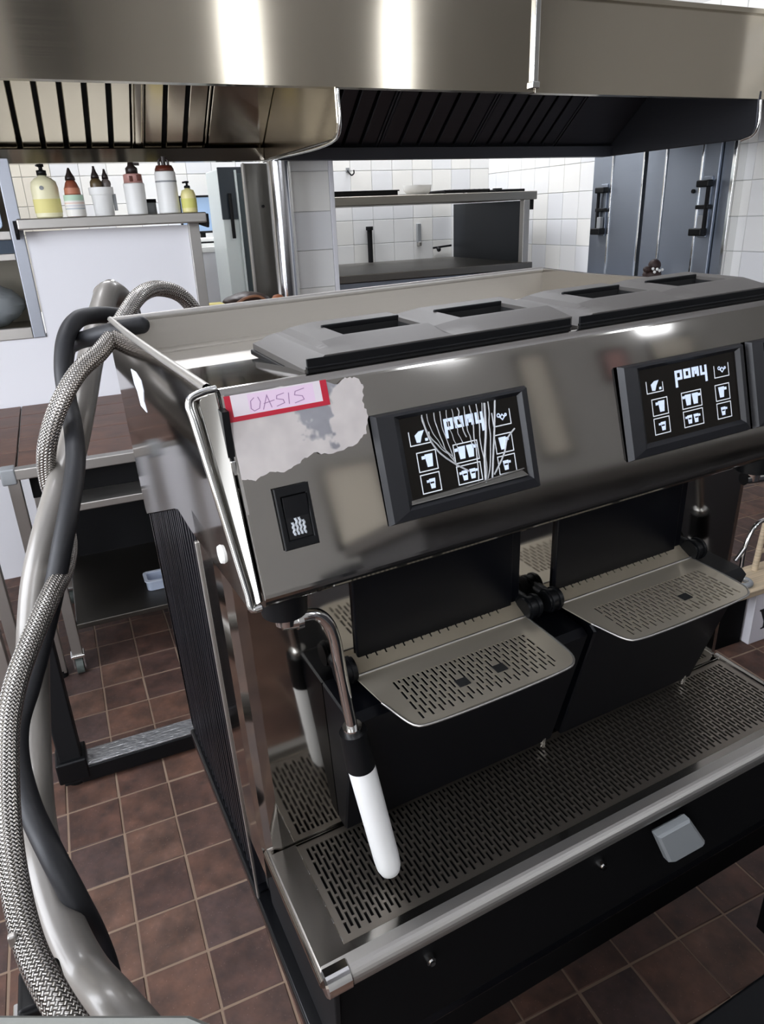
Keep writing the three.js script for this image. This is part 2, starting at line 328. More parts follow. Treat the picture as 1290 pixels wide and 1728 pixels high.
// ---------------------------------------------------------------- right wall: cold room doors
{
  const d = thing('door_1', null, null, [3.9, 0, -4.05], { kind: 'structure' });
  const X0 = 3.82, bs = M.blueSteel;
  part(d, 'door_frame', [box(X0 + 0.02, 3.9, 0, 2.42, -4.70, -4.60, 0.004), box(X0 + 0.02, 3.9, 0, 2.42, -3.52, -3.425, 0.004), box(X0 + 0.02, 3.9, 2.36, 2.42, -4.6, -3.52)], bs);
  part(d, 'edge_trim', box(X0 - 0.005, 3.9, 0, 2.42, -3.43, -3.405, 0.003), M.chrome);
  const leaf = (z0, z1) => part(d, 'door_leaf', box(X0, X0 + 0.06, 0.02, 2.35, z0, z1, 0.006), bs);
  leaf(-4.595, -4.475); const l1 = leaf(-4.462, -4.175); leaf(-4.13, -3.965); const l2 = leaf(-3.95, -3.66); leaf(-3.648, -3.525);
  for (const z of [-4.468, -4.16, -3.958, -3.654]) part(d, 'edge_strip', box(X0 - 0.008, X0 + 0.02, 0.02, 2.35, z - 0.007, z + 0.007, 0.002), M.chrome);
  for (const [z, s] of [[-4.53, 1], [-3.585, -1]]) {
    const hdl = part(d, 'door_latch', [box(X0 - 0.012, X0, 1.40, 1.75, z - 0.035, z + 0.03, 0.004)], bs);
    part(hdl, 'latch_arm', [box(X0 - 0.06, X0 - 0.01, 1.69, 1.73, z - 0.05, z + 0.045, 0.008), box(X0 - 0.045, X0 - 0.01, 1.565, 1.59, z - 0.05, z + 0.05, 0.006), box(X0 - 0.07, X0 - 0.01, 1.41, 1.455, z - 0.06, z + 0.04, 0.008)], M.black);
    part(hdl, 'latch_rod', cyl([X0 - 0.035, 1.42, z - 0.03 * s], [X0 - 0.035, 1.72, z - 0.03 * s], 0.012), M.blackMatt);
    part(hdl, 'latch_plate', box(X0 - 0.05, X0 - 0.02, 1.42, 1.53, z - 0.015, z + 0.025, 0.004), M.greyPlastic);
  }
  part(d, 'lock', cyl([X0 - 0.012, 1.67, -3.70], [X0, 1.67, -3.70], 0.012), M.blackMatt);
}
{ // brown ornament before the doors, on a stool hidden by the machine
  const s = thing('stool', 'steel stool carrying the brown ornament by the doors', 'stool', [3.62, 0, -3.78]);
  part(s, 'seat', box(3.50, 3.74, 1.125, 1.15, -3.9, -3.66, 0.006), M.brushed);
  for (const [x, z] of [[3.52, -3.88], [3.72, -3.88], [3.52, -3.68], [3.72, -3.68]]) part(s, 'leg', cyl([x, 0, z], [x, 1.125, z], 0.012), M.brushed);
  const b = thing('table_ornament', 'small dark brown ornament with white beads before the blue doors', 'ornament', [3.62, 1.15, -3.78]);
  const br = std({ color: 0x2a1510, roughness: 0.6 });
  part(b, 'body', [lathe([[0, 0], [0.052, 0], [0.06, 0.03], [0.05, 0.06], [0, 0.07]], 20).translate(3.62, 1.15, -3.78), new THREE.SphereGeometry(0.04, 16, 12).translate(3.635, 1.235, -3.78), new THREE.SphereGeometry(0.028, 12, 10).scale(1.3, 0.8, 1).translate(3.575, 1.215, -3.77)], br);
  for (const [x, y] of [[3.61, 1.215], [3.63, 1.205], [3.652, 1.21], [3.59, 1.2], [3.575, 1.22]]) part(b, 'bead', new THREE.SphereGeometry(0.0095, 10, 8).translate(x, y, -3.727), M.whitePlastic);
}

// ---------------------------------------------------------------- recess: steel work table with overshelf
{
  const t = thing('work_table', 'long steel work table with an overshelf in the tiled recess', 'work table', [2.6, 0, -5.6]);
  part(t, 'worktop', [box(1.62, 3.54, 1.163, 1.217, -6.24, -5.0, 0.006)], steel(0x77746f, 0.45));
  part(t, 'front_panel', box(1.64, 3.52, 0.75, 1.16, -5.06, -5.03, 0.004), M.blueSteel);
  part(t, 'overshelf', [box(1.62, 3.56, 1.672, 1.732, -6.0, -5.0, 0.006)], steel(0x9a968e, 0.4));
  part(t, 'shelf_post', [box(3.44, 3.495, 1.217, 1.672, -5.055, -5.0, 0.004)], M.brushed);
  part(t, 'shelf_post', [box(1.66, 1.71, 1.217, 1.672, -5.055, -5.0, 0.004)], M.brushed);
  part(t, 'shelf_bracket', box(3.495, 3.535, 1.60, 1.672, -5.05, -5.01), M.blackMatt);
  part(t, 'side_panel', box(3.5, 3.515, 1.217, 1.668, -6.2, -5.06), std({ color: 0x2a2e33, roughness: 0.35, metalness: 0.6 }));
  for (const [x, z] of [[1.68, -5.08], [3.48, -5.08], [1.68, -6.15], [3.48, -6.15]]) part(t, 'leg', box(x - 0.025, x + 0.025, 0, 1.165, z - 0.025, z + 0.025, 0.004), M.brushed);
  // wall fittings
  const f = thing('wall_pipe', 'black vertical pipe on the tiles under the overshelf', 'pipe', [2.67, 1.217, -6.2]);
  part(f, 'pipe', cyl([2.665, 1.2175, -6.215], [2.665, 1.50, -6.215], 0.022), M.blackMatt); part(f, 'cap', cyl([2.665, 1.485, -6.215], [2.665, 1.515, -6.215], 0.032), M.blackMatt);
  const g = thing('wall_bracket', 'grey upright bracket on the tiles under the overshelf', 'bracket', [3.16, 1.38, -6.235]);
  part(g, 'plate', box(3.14, 3.175, 1.36, 1.52, -6.25, -6.215, 0.004), M.greyPlastic); part(g, 'foot', box(3.145, 3.17, 1.33, 1.365, -6.25, -6.2, 0.004), M.brushed);
  const hk = thing('wall_hook_rail', 'short black hook rail near the dark side panel', 'hook rail', [3.40, 1.30, -6.23]);
  part(hk, 'rail', cyl([3.30, 1.305, -6.225], [3.49, 1.318, -6.225], 0.009), M.black); part(hk, 'hook', [cyl([3.34, 1.305, -6.225], [3.34, 1.29, -6.19], 0.012), new THREE.SphereGeometry(0.02, 10, 8).translate(3.34, 1.29, -6.19)], M.black);
  // things lying on the overshelf
  const tr = thing('oven_tray', 'flat dark oven tray at the left end of the overshelf', 'tray', [2.05, 1.732, -5.3]);
  part(tr, 'pan', [box(1.75, 2.42, 1.732, 1.742, -5.55, -5.1), box(1.75, 2.42, 1.732, 1.765, -5.11, -5.1), box(1.75, 2.42, 1.732, 1.765, -5.55, -5.54)], M.black);
  part(tr, 'rim', box(1.74, 2.43, 1.762, 1.77, -5.13, -5.09, 0.002), M.blackMatt);
  const bw = thing('mixing_bowl', 'white oval bowl on the overshelf between dark trays', 'bowl', [2.66, 1.732, -5.25]);
  part(bw, 'bowl', lathe([[0, 0.004], [0.07, 0.004], [0.095, 0.03], [0.103, 0.068], [0.108, 0.068], [0.101, 0.03], [0.074, 0], [0, 0]], 32).translate(2.655, 1.732, -5.25), M.whitePlastic);
  const gr = thing('grill_rack', 'blackened wire grill rack on the overshelf right of the bowl', 'rack', [3.0, 1.732, -5.3]);
  part(gr, 'rack_frame', [cyl([2.82, 1.752, -5.12], [3.2, 1.752, -5.12], 0.008), cyl([2.82, 1.752, -5.5], [3.2, 1.752, -5.5], 0.008), cyl([2.82, 1.752, -5.12], [2.82, 1.752, -5.5], 0.008), cyl([3.2, 1.752, -5.12], [3.2, 1.752, -5.5], 0.008), ...[2.82, 3.2].map((x) => cyl([x, 1.732, -5.12], [x, 1.752, -5.12], 0.008)), ...[2.82, 3.2].map((x) => cyl([x, 1.732, -5.5], [x, 1.752, -5.5], 0.008))], M.blackMatt);
  for (let i = 0; i < 8; i++) part(gr, 'rack_wire', cyl([2.86 + i * 0.043, 1.756, -5.12], [2.86 + i * 0.043, 1.756, -5.5], 0.005), M.blackMatt);
  const cb = thing('chopping_board', 'thin black board at the right end of the overshelf', 'board', [3.37, 1.732, -5.3]);
  part(cb, 'board', box(3.23, 3.5, 1.732, 1.752, -5.5, -5.08, 0.005), M.black); part(cb, 'handle', box(3.05 + 0.18, 3.3, 1.752, 1.76, -5.12, -5.09, 0.003), M.blackMatt);
  const uh = thing('cup_hook', 'small open wire hook high on the recess tiles', 'hook', [2.52, 1.93, -6.24]);
  part(uh, 'hook', tube([[2.50, 1.965, -6.25], [2.497, 1.945, -6.21], [2.515, 1.925, -6.2], [2.537, 1.94, -6.2], [2.537, 1.965, -6.2]], 0.006, 24, 8), M.blackMatt);
  part(uh, 'plate', box(2.485, 2.515, 1.95, 1.985, -6.25, -6.243), M.greyPlastic);
}

// ---------------------------------------------------------------- left: bottle shelf on the half wall
{
  const s = thing('wall_shelf', 'narrow stainless shelf with sauce bottles on the white half wall', 'shelf', [0.33, 1.605, -3.72]);
  part(s, 'shelf_board', [box(-0.074, 0.728, 1.612, 1.657, -3.87, -3.6, 0.007)], M.brushed);
  part(s, 'end_cap', [extX([[-3.86, 1.605], [-3.62, 1.575], [-3.605, 1.60], [-3.605, 1.65], [-3.86, 1.65]], -0.088, -0.073, 0.002)], M.blackMatt);
  part(s, 'end_cap', [extX([[-3.86, 1.605], [-3.62, 1.59], [-3.605, 1.61], [-3.605, 1.65], [-3.86, 1.65]], 0.727, 0.738, 0.002)], M.blackMatt);
  part(s, 'support_leg', box(0.652, 0.702, 0.0, 1.612, -3.70, -3.675, 0.003), M.brushed, 'flat steel upright at the end of the half wall');
}
const SY = 1.657;
function bottleThing(name, label, cat, x, z, group) { return thing(name, label, cat, [x, SY, z], group ? { group } : {}); }
const L = (b, pts, seg = 28, sx = 1, sz = 1) => lathe(pts, seg).scale(sx, 1, sz).translate(...b);
const printTex = (base, marks) => { const c = document.createElement('canvas'); c.width = 256; c.height = 128; const x = c.getContext('2d'); x.fillStyle = base; x.fillRect(0, 0, 256, 128); for (const [col, a, b, w, h] of marks) { x.fillStyle = col; x.fillRect(a, b, w, h); } const t = new THREE.CanvasTexture(c); t.colorSpace = THREE.SRGBColorSpace; return t; };
const keep = (g) => { g.userData.keepUv = true; return g; };
{
  const dark = std({ color: 0x241a18, roughness: 0.4 }), brown = std({ color: 0x5b2a1e, roughness: 0.35 });
  let b = [0.063, SY, -3.68], o = bottleThing('pump_bottle', 'large pale yellow pump bottle at the left end of the shelf', 'bottle', b[0], b[2]);
  part(o, 'body', L(b, [[0, 0], [0.05, 0], [0.054, 0.006], [0.055, 0.12], [0.05, 0.143], [0.032, 0.158], [0.018, 0.163], [0.018, 0.17], [0, 0.17]], 32, 1, 0.8), std({ color: 0xe9e3bd, roughness: 0.4 }));
  part(o, 'label', L(b, [[0.0553, 0.02], [0.0556, 0.02], [0.0556, 0.075], [0.0553, 0.075]], 32, 1, 0.8), std({ color: 0xe3d98e, roughness: 0.6 }));
  part(o, 'emblem', cyl([b[0] - 0.012, SY + 0.118, -3.6365], [b[0] - 0.012, SY + 0.118, -3.634], 0.0085), M.greyPlastic);
  part(o, 'pump', [L(b, [[0, 0.168], [0.02, 0.168], [0.02, 0.187], [0.008, 0.19], [0.008, 0.2], [0.014, 0.202], [0.014, 0.212], [0, 0.214]]), cyl([b[0], SY + 0.207, b[2]], [b[0] - 0.016, SY + 0.204, b[2] + 0.035], 0.006, 0.004)], M.black);

  b = [0.172, SY, -3.67]; o = bottleThing('sauce_bottle', 'brown squeeze bottle with green and white label, dark cone top', 'bottle', b[0], b[2]);
  part(o, 'body', L(b, [[0, 0], [0.038, 0], [0.04, 0.005], [0.04, 0.08], [0.034, 0.09], [0.03, 0.1], [0.031, 0.115], [0.024, 0.135], [0.016, 0.148], [0, 0.148]]), std({ color: 0x8a4a34, roughness: 0.4 }));
  part(o, 'label', keep(L(b, [[0.0405, 0.002], [0.0405, 0.088]])), std({ side: THREE.DoubleSide, roughness: 0.6, map: printTex('#ece9e2', [['#bcd8c0', 0, 0, 256, 34], ['#d7d5d8', 0, 60, 256, 10], ['#b8bfc4', 0, 78, 256, 8], ['#e4c3b4', 0, 46, 256, 6]]) }));
  part(o, 'shoulder', L(b, [[0.033, 0.092], [0.0335, 0.092], [0.032, 0.116], [0.031, 0.116]]), std({ color: 0xb9775a, roughness: 0.5 }));
  part(o, 'nozzle', L(b, [[0, 0.146], [0.021, 0.146], [0.02, 0.158], [0.011, 0.175], [0.004, 0.195], [0, 0.196]]), dark);

  b = [0.292, SY, -3.68]; o = bottleThing('plastic_tub', 'white plastic tub holding two dark topped sauce bottles', 'tub', b[0], b[2]);
  part(o, 'tub', L(b, [[0, 0.003], [0.04, 0.003], [0.047, 0.112], [0.05, 0.112], [0.05, 0.09], [0.045, 0.085], [0.041, 0], [0, 0]], 36), M.whitePlastic);
  part(o, 'rim', L(b, [[0.046, 0.086], [0.0515, 0.086], [0.0525, 0.116], [0.048, 0.116]], 36), M.whitePlastic);
  part(o, 'side_grip', extY([[b[0] + 0.045, -3.69], [b[0] + 0.058, -3.69], [b[0] + 0.058, -3.67], [b[0] + 0.045, -3.67]], SY + 0.02, SY + 0.088), M.greyPlastic);
  const tubB = [b[0] - 0.0165, SY + 0.004, -3.68];
  o = thing('sauce_bottle', 'olive brown sauce bottle standing left in the white tub', 'bottle', tubB);
  part(o, 'body', L(tubB, [[0, 0], [0.024, 0], [0.024, 0.11], [0.026, 0.12], [0.025, 0.135], [0.014, 0.15], [0, 0.15]]), std({ color: 0x5a4a30, roughness: 0.35 }));
  part(o, 'nozzle', L(tubB, [[0, 0.148], [0.018, 0.148], [0.016, 0.16], [0.009, 0.175], [0.005, 0.19], [0.005, 0.197], [0, 0.198]]), dark);
  const tubC = [b[0] + 0.0265, SY + 0.004, -3.695];
  o = thing('sauce_bottle', 'smoky grey sauce bottle standing right in the white tub', 'bottle', tubC);
  part(o, 'body', L(tubC, [[0, 0], [0.017, 0], [0.018, 0.115], [0.021, 0.125], [0.02, 0.135], [0.01, 0.148], [0, 0.148]]), std({ color: 0x6b625e, roughness: 0.3 }));
  part(o, 'nozzle', L(tubC, [[0, 0.146], [0.014, 0.146], [0.013, 0.158], [0.007, 0.172], [0.004, 0.186], [0, 0.187]]), dark);

  b = [0.434, SY, -3.675]; o = bottleThing('pump_dispenser', 'white wrapped dispenser with a pinkish neck and dark pump', 'dispenser', b[0], b[2]);
  part(o, 'body', L(b, [[0, 0], [0.042, 0], [0.044, 0.004], [0.046, 0.125], [0.043, 0.13], [0, 0.13]], 32), M.whitePlastic);
  part(o, 'neck', L(b, [[0, 0.128], [0.041, 0.128], [0.04, 0.165], [0.03, 0.168], [0, 0.168]], 32), std({ color: 0xb98a82, roughness: 0.4 }));
  part(o, 'flap', [box(b[0] - 0.02, b[0] - 0.004, SY + 0.135, SY + 0.158, b[2] + 0.036, b[2] + 0.042, 0.003), box(b[0] + 0.012, b[0] + 0.032, SY + 0.138, SY + 0.162, b[2] + 0.034, b[2] + 0.04, 0.003)], brown);
  part(o, 'pump', [L(b, [[0, 0.165], [0.026, 0.165], [0.026, 0.19], [0.015, 0.2], [0.012, 0.214], [0, 0.215]]), cyl([b[0], SY + 0.208, b[2]], [b[0] + 0.035, SY + 0.206, b[2] + 0.01], 0.006)], dark);

  b = [0.578, SY, -3.68]; o = bottleThing('insulated_jug', 'tall white insulated jug with a dark brown lid', 'jug', b[0], b[2]);
  part(o, 'body', L(b, [[0, 0], [0.046, 0], [0.048, 0.004], [0.046, 0.17], [0.043, 0.176], [0, 0.176]], 32), M.whitePlastic);
  part(o, 'band', L(b, [[0.0468, 0.13], [0.0475, 0.13], [0.0472, 0.137], [0.0464, 0.137]], 32), M.greyPlastic);
  part(o, 'lid', L(b, [[0, 0.174], [0.042, 0.174], [0.042, 0.184], [0.034, 0.2], [0, 0.202]], 32), brown);
  part(o, 'lid_handle', [tube([[b[0] - 0.02, SY + 0.198, b[2]], [b[0] - 0.018, SY + 0.222, b[2]], [b[0], SY + 0.226, b[2]], [b[0] + 0.018, SY + 0.222, b[2]], [b[0] + 0.02, SY + 0.198, b[2]]], 0.006, 24, 8), cyl([b[0], SY + 0.2, b[2]], [b[0], SY + 0.236, b[2]], 0.01)], dark);

  b = [0.50, SY, -3.78]; o = bottleThing('spice_jar', 'small grey lidded jar behind the white bottles', 'jar', b[0], b[2]);
  part(o, 'jar', L(b, [[0, 0], [0.034, 0], [0.034, 0.05], [0, 0.05]]), M.greyPlastic); part(o, 'lid', L(b, [[0, 0.05], [0.036, 0.05], [0.036, 0.065], [0, 0.066]]), M.blackMatt);

  b = [0.668, SY, -3.67]; o = bottleThing('pump_bottle', 'small yellow pump bottle at the right end of the shelf', 'bottle', b[0], b[2]);
  part(o, 'body', L(b, [[0, 0], [0.033, 0], [0.035, 0.005], [0.034, 0.075], [0.027, 0.095], [0.012, 0.1], [0.012, 0.106], [0, 0.106]]), std({ color: 0xe6dc9a, roughness: 0.35 }));
  part(o, 'label', L(b, [[0.0352, 0.02], [0.0356, 0.02], [0.0353, 0.06], [0.035, 0.06]]), std({ color: 0xd8d477, roughness: 0.6 }));
  part(o, 'pump', [L(b, [[0, 0.104], [0.014, 0.104], [0.013, 0.114], [0.005, 0.116], [0.005, 0.125], [0.011, 0.127], [0.01, 0.133], [0, 0.134]]), cyl([b[0], SY + 0.13, b[2]], [b[0] - 0.02, SY + 0.127, b[2] + 0.01], 0.004)], M.black);
}

// ---------------------------------------------------------------- left: pass-through steel unit
{
  const u = thing('pass_through_unit', 'steel framed pass-through unit with raised hood at left', 'pass through', [-0.45, 1.155, -3.9]);
  const z = -3.69;
  part(u, 'frame_post', [box(-0.107, -0.055, 1.155, 1.895, z - 0.03, z, 0.004)], M.lavender);
  part(u, 'frame_rail', [box(-0.9, -0.107, 1.155, 1.205, z - 0.03, z, 0.004)], M.brushed);
  part(u, 'basin', [box(-0.9, -0.11, 1.158, 1.17, -4.3, z - 0.03), box(-0.9, -0.11, 1.17, 1.89, -4.32, -4.3)], steel(0x8a857a, 0.5));
  part(u, 'side_panel', box(-0.108, -0.1, 1.17, 1.89, -4.3, z - 0.03), steel(0x7d7a72, 0.5));
  part(u, 'hood_panel', [ext(roundRect(-0.9, -0.131, 1.62, 1.892, 0.02), z - 0.02, z - 0.012, 0.002)], std({ color: 0xb9cbe0, roughness: 0.35, metalness: 0.3 }));
  part(u, 'hood_rail', box(-0.9, -0.108, 1.575, 1.612, z - 0.03, z - 0.008, 0.004), M.brushed);
  part(u, 'hood_rail', box(-0.9, -0.108, 1.49, 1.52, z - 0.03, z - 0.008, 0.004), M.brushed);
  part(u, 'glass_strip', box(-0.9, -0.108, 1.52, 1.575, z - 0.03, z - 0.022), std({ color: 0x36424f, roughness: 0.25, metalness: 0.3 }));
  const g = new THREE.SphereGeometry(0.17, 40, 28); const p = g.attributes.position;
  for (let i = 0; i < p.count; i++) { const x = p.getX(i), y = p.getY(i), w = p.getZ(i), n = 1 + 0.35 * (fbm(Math.abs(x) * 2.5 + 0.3, Math.abs(y * 2.5) + w, 4, 5, 4) - 0.5); p.setXYZ(i, x * n, y * n * 0.62, w * n * 0.8); }
  g.computeVertexNormals();
  const bag = thing('plastic_bag', 'crumpled clear plastic bag inside the pass-through unit', 'bag', [-0.3, 1.172, -3.98]);
  part(bag, 'bag', toCreasedNormals(g.translate(-0.3, 1.284, -3.98), 0.5), phys({ color: 0xaeb4b8, roughness: 0.18, transmission: 0.35, thickness: 0 }));
  part(bag, 'twist', tube([[-0.36, 1.36, -3.95], [-0.4, 1.41, -3.94], [-0.43, 1.42, -3.92]], 0.02, 16, 8), phys({ color: 0xaeb4b8, roughness: 0.25 }));
}

// ---------------------------------------------------------------- left: tiled table, trolley, stand
{
  const t = thing('prep_table', 'steel prep table with a brown tiled top before the white wall', 'table', [0.15, 0, -3.2]);
  part(t, 'top_frame', [box(-0.262, 0.75, 0.818, 0.856, -2.69, -2.645, 0.004), box(0.71, 0.75, 0.818, 0.856, -3.69, -2.69, 0.003), box(-0.42, 0.71, 0.818, 0.838, -3.69, -2.69)], M.brushed);
  part(t, 'apron', box(-0.2, 0.69, 0.70, 0.818, -2.80, -2.78, 0.003), M.blackMatt);  // black strip standing in for the shade below the table top
  part(t, 'corner_bracket', box(-0.275, -0.228, 0.805, 0.862, -2.70, -2.64, 0.006), M.greyPlastic);
  const tm = [0, 1, 2].map((k) => std({ roughness: 0.5, map: dataTex(96, 96, (u, v) => { const a = fbm(u * 1, v * 1, 3, 51 + k, 4), s = 0.8 + 0.4 * a + 0.12 * (vnoise(u * 3, v * 24, 24, 60 + k) - 0.5); return [0.36 * s, 0.25 * s, 0.195 * s]; }, true, [4, 4]) }));
  const gg = [0, 1].map(() => tileGeo(0.226, 0.193, 0.016, 0.002, 0.001).rotateX(-Math.PI / 2));
  for (let i = -1; i < 4; i++) for (let j = 0; j < 5; j++) { const m = new THREE.Mesh(gg[(i + j + 2) % 2], tm[(i * 2 + j + 3) % 3]); m.name = 'table_tile'; m.castShadow = m.receiveShadow = true; m.position.set(-0.108 + i * 0.2325 - 0.15, 0.8385, -2.79 - j * 0.2 + 3.2); t.add(m); }
  for (const [x, z] of [[-0.24, -2.67], [0.73, -2.67], [-0.24, -3.66], [0.73, -3.66]]) { const l = part(t, 'leg', box(x - 0.02, x + 0.02, 0.02, 0.82, z - 0.02, z + 0.02, 0.003), M.brushed); part(l, 'foot', cyl([x, 0, z], [x, 0.03, z], 0.022), M.blackMatt); }
  const c = thing('trolley', 'low steel trolley on castors under the tiled table', 'trolley', [0.15, 0, -2.95]);
  part(c, 'top_shelf', [box(-0.15, 0.6, 0.668, 0.696, -3.3, -2.645, 0.004)], M.brushed);
  part(c, 'bottom_shelf', [box(-0.15, 0.6, 0.196, 0.218, -3.3, -2.645, 0.004)], steel(0x5d5a55, 0.45));  // shelf steel darkened to paint in the shade under the table
  part(c, 'back_panel', box(-0.15, 0.6, 0.22, 0.668, -3.3, -3.29), M.blackMatt);
  for (const [x, z] of [[-0.17, -2.665], [0.62, -2.665], [-0.17, -3.28], [0.62, -3.28]]) {
    const l = part(c, 'leg', box(x - 0.019, x + 0.019, 0.085, 0.696, z - 0.019, z + 0.019, 0.003), M.brushed);
    part(l, 'castor', [cyl([x - 0.013, 0.036, z], [x + 0.013, 0.036, z], 0.036, 0.036, 24)], std({ color: 0x4d5450, roughness: 0.35 }));
    part(l, 'castor_fork', [box(x - 0.022, x - 0.016, 0.03, 0.085, z - 0.02, z + 0.02), box(x + 0.016, x + 0.022, 0.03, 0.085, z - 0.02, z + 0.02), box(x - 0.026, x + 0.026, 0.075, 0.088, z - 0.026, z + 0.026, 0.003)], M.chrome);
  }
  const tb = thing('plastic_box', 'small translucent plastic box on the trolley bottom shelf', 'box', [0.2, 0.2185, -2.83]);
  part(tb, 'tray', [ext(roundRect(0.14, 0.26, -0.04, 0.04, 0.015), 0, 0.006).rotateX(-Math.PI / 2).translate(0, 0.219, -2.83), ext(roundRect(0.135, 0.265, -0.045, 0.045, 0.018), 0, 0.04, 0, [roundRect(0.139, 0.261, -0.041, 0.041, 0.015)]).rotateX(-Math.PI / 2).translate(0, 0.22, -2.83)], std({ color: 0xaab4c6, roughness: 0.3 }));
  part(tb, 'rim', ext(roundRect(0.128, 0.272, -0.052, 0.052, 0.02), 0, 0.005, 0, [roundRect(0.141, 0.259, -0.039, 0.039, 0.015)]).rotateX(-Math.PI / 2).translate(0, 0.26, -2.83), std({ color: 0xc2cad8, roughness: 0.3 }));
  // black floor stand
  const st = thing('floor_stand', 'black steel stand with a long taped floor rail behind the machine', 'stand', [-0.1, 0, -2.03]);
  const tape = std({ color: 0x9a9b9d, roughness: 0.3, metalness: 0.6, bumpMap: dataTex(64, 64, (u, v) => grey(fbm(u, v, 8, 41, 4)), false, [6, 18]), bumpScale: 0.004 });
  part(st, 'floor_rail', [box(-0.2, 0.6, 0.012, 0.07, -2.075, -1.995, 0.006)], M.black);
  part(st, 'rail_cover', [box(-0.175, 0.6, 0.07, 0.076, -2.075, -1.998, 0.002)], tape, 'shiny grey tape wrapped over the rail');
  part(st, 'post', [box(-0.25, -0.185, 0.01, 0.62, -2.07, -2.005, 0.005)], M.blackMatt);
  part(st, 'post_foot', [box(-0.262, -0.172, 0.03, 0.105, -2.085, -1.99, 0.006), cyl([-0.215, 0, -2.04], [-0.215, 0.03, -2.04], 0.03)], M.black);
  for (const [x, z] of [[0.58, -2.035]]) part(st, 'post_foot', [box(x - 0.03, x + 0.03, 0, 0.014, z - 0.03, z + 0.03)], M.black);
  // side table at far left
  const k = thing('side_table', 'second steel table leg frame at the left edge', 'table', [-0.55, 0, -2.5]);
  part(k, 'table_top', box(-1.3, -0.33, 0.80, 0.84, -2.62, -2.2, 0.005), M.brushed);
  for (const [x, z] of [[-0.36, -2.23], [-1.27, -2.23], [-0.36, -2.59], [-1.27, -2.59]]) part(k, 'leg', box(x - 0.02, x + 0.02, 0, 0.8, z - 0.02, z + 0.02, 0.003), M.brushed);
  part(k, 'cross_bar', [box(-1.27, -0.36, 0.34, 0.37, -2.24, -2.22), box(-1.27, -0.36, 0.34, 0.37, -2.60, -2.58)], M.brushed);
}

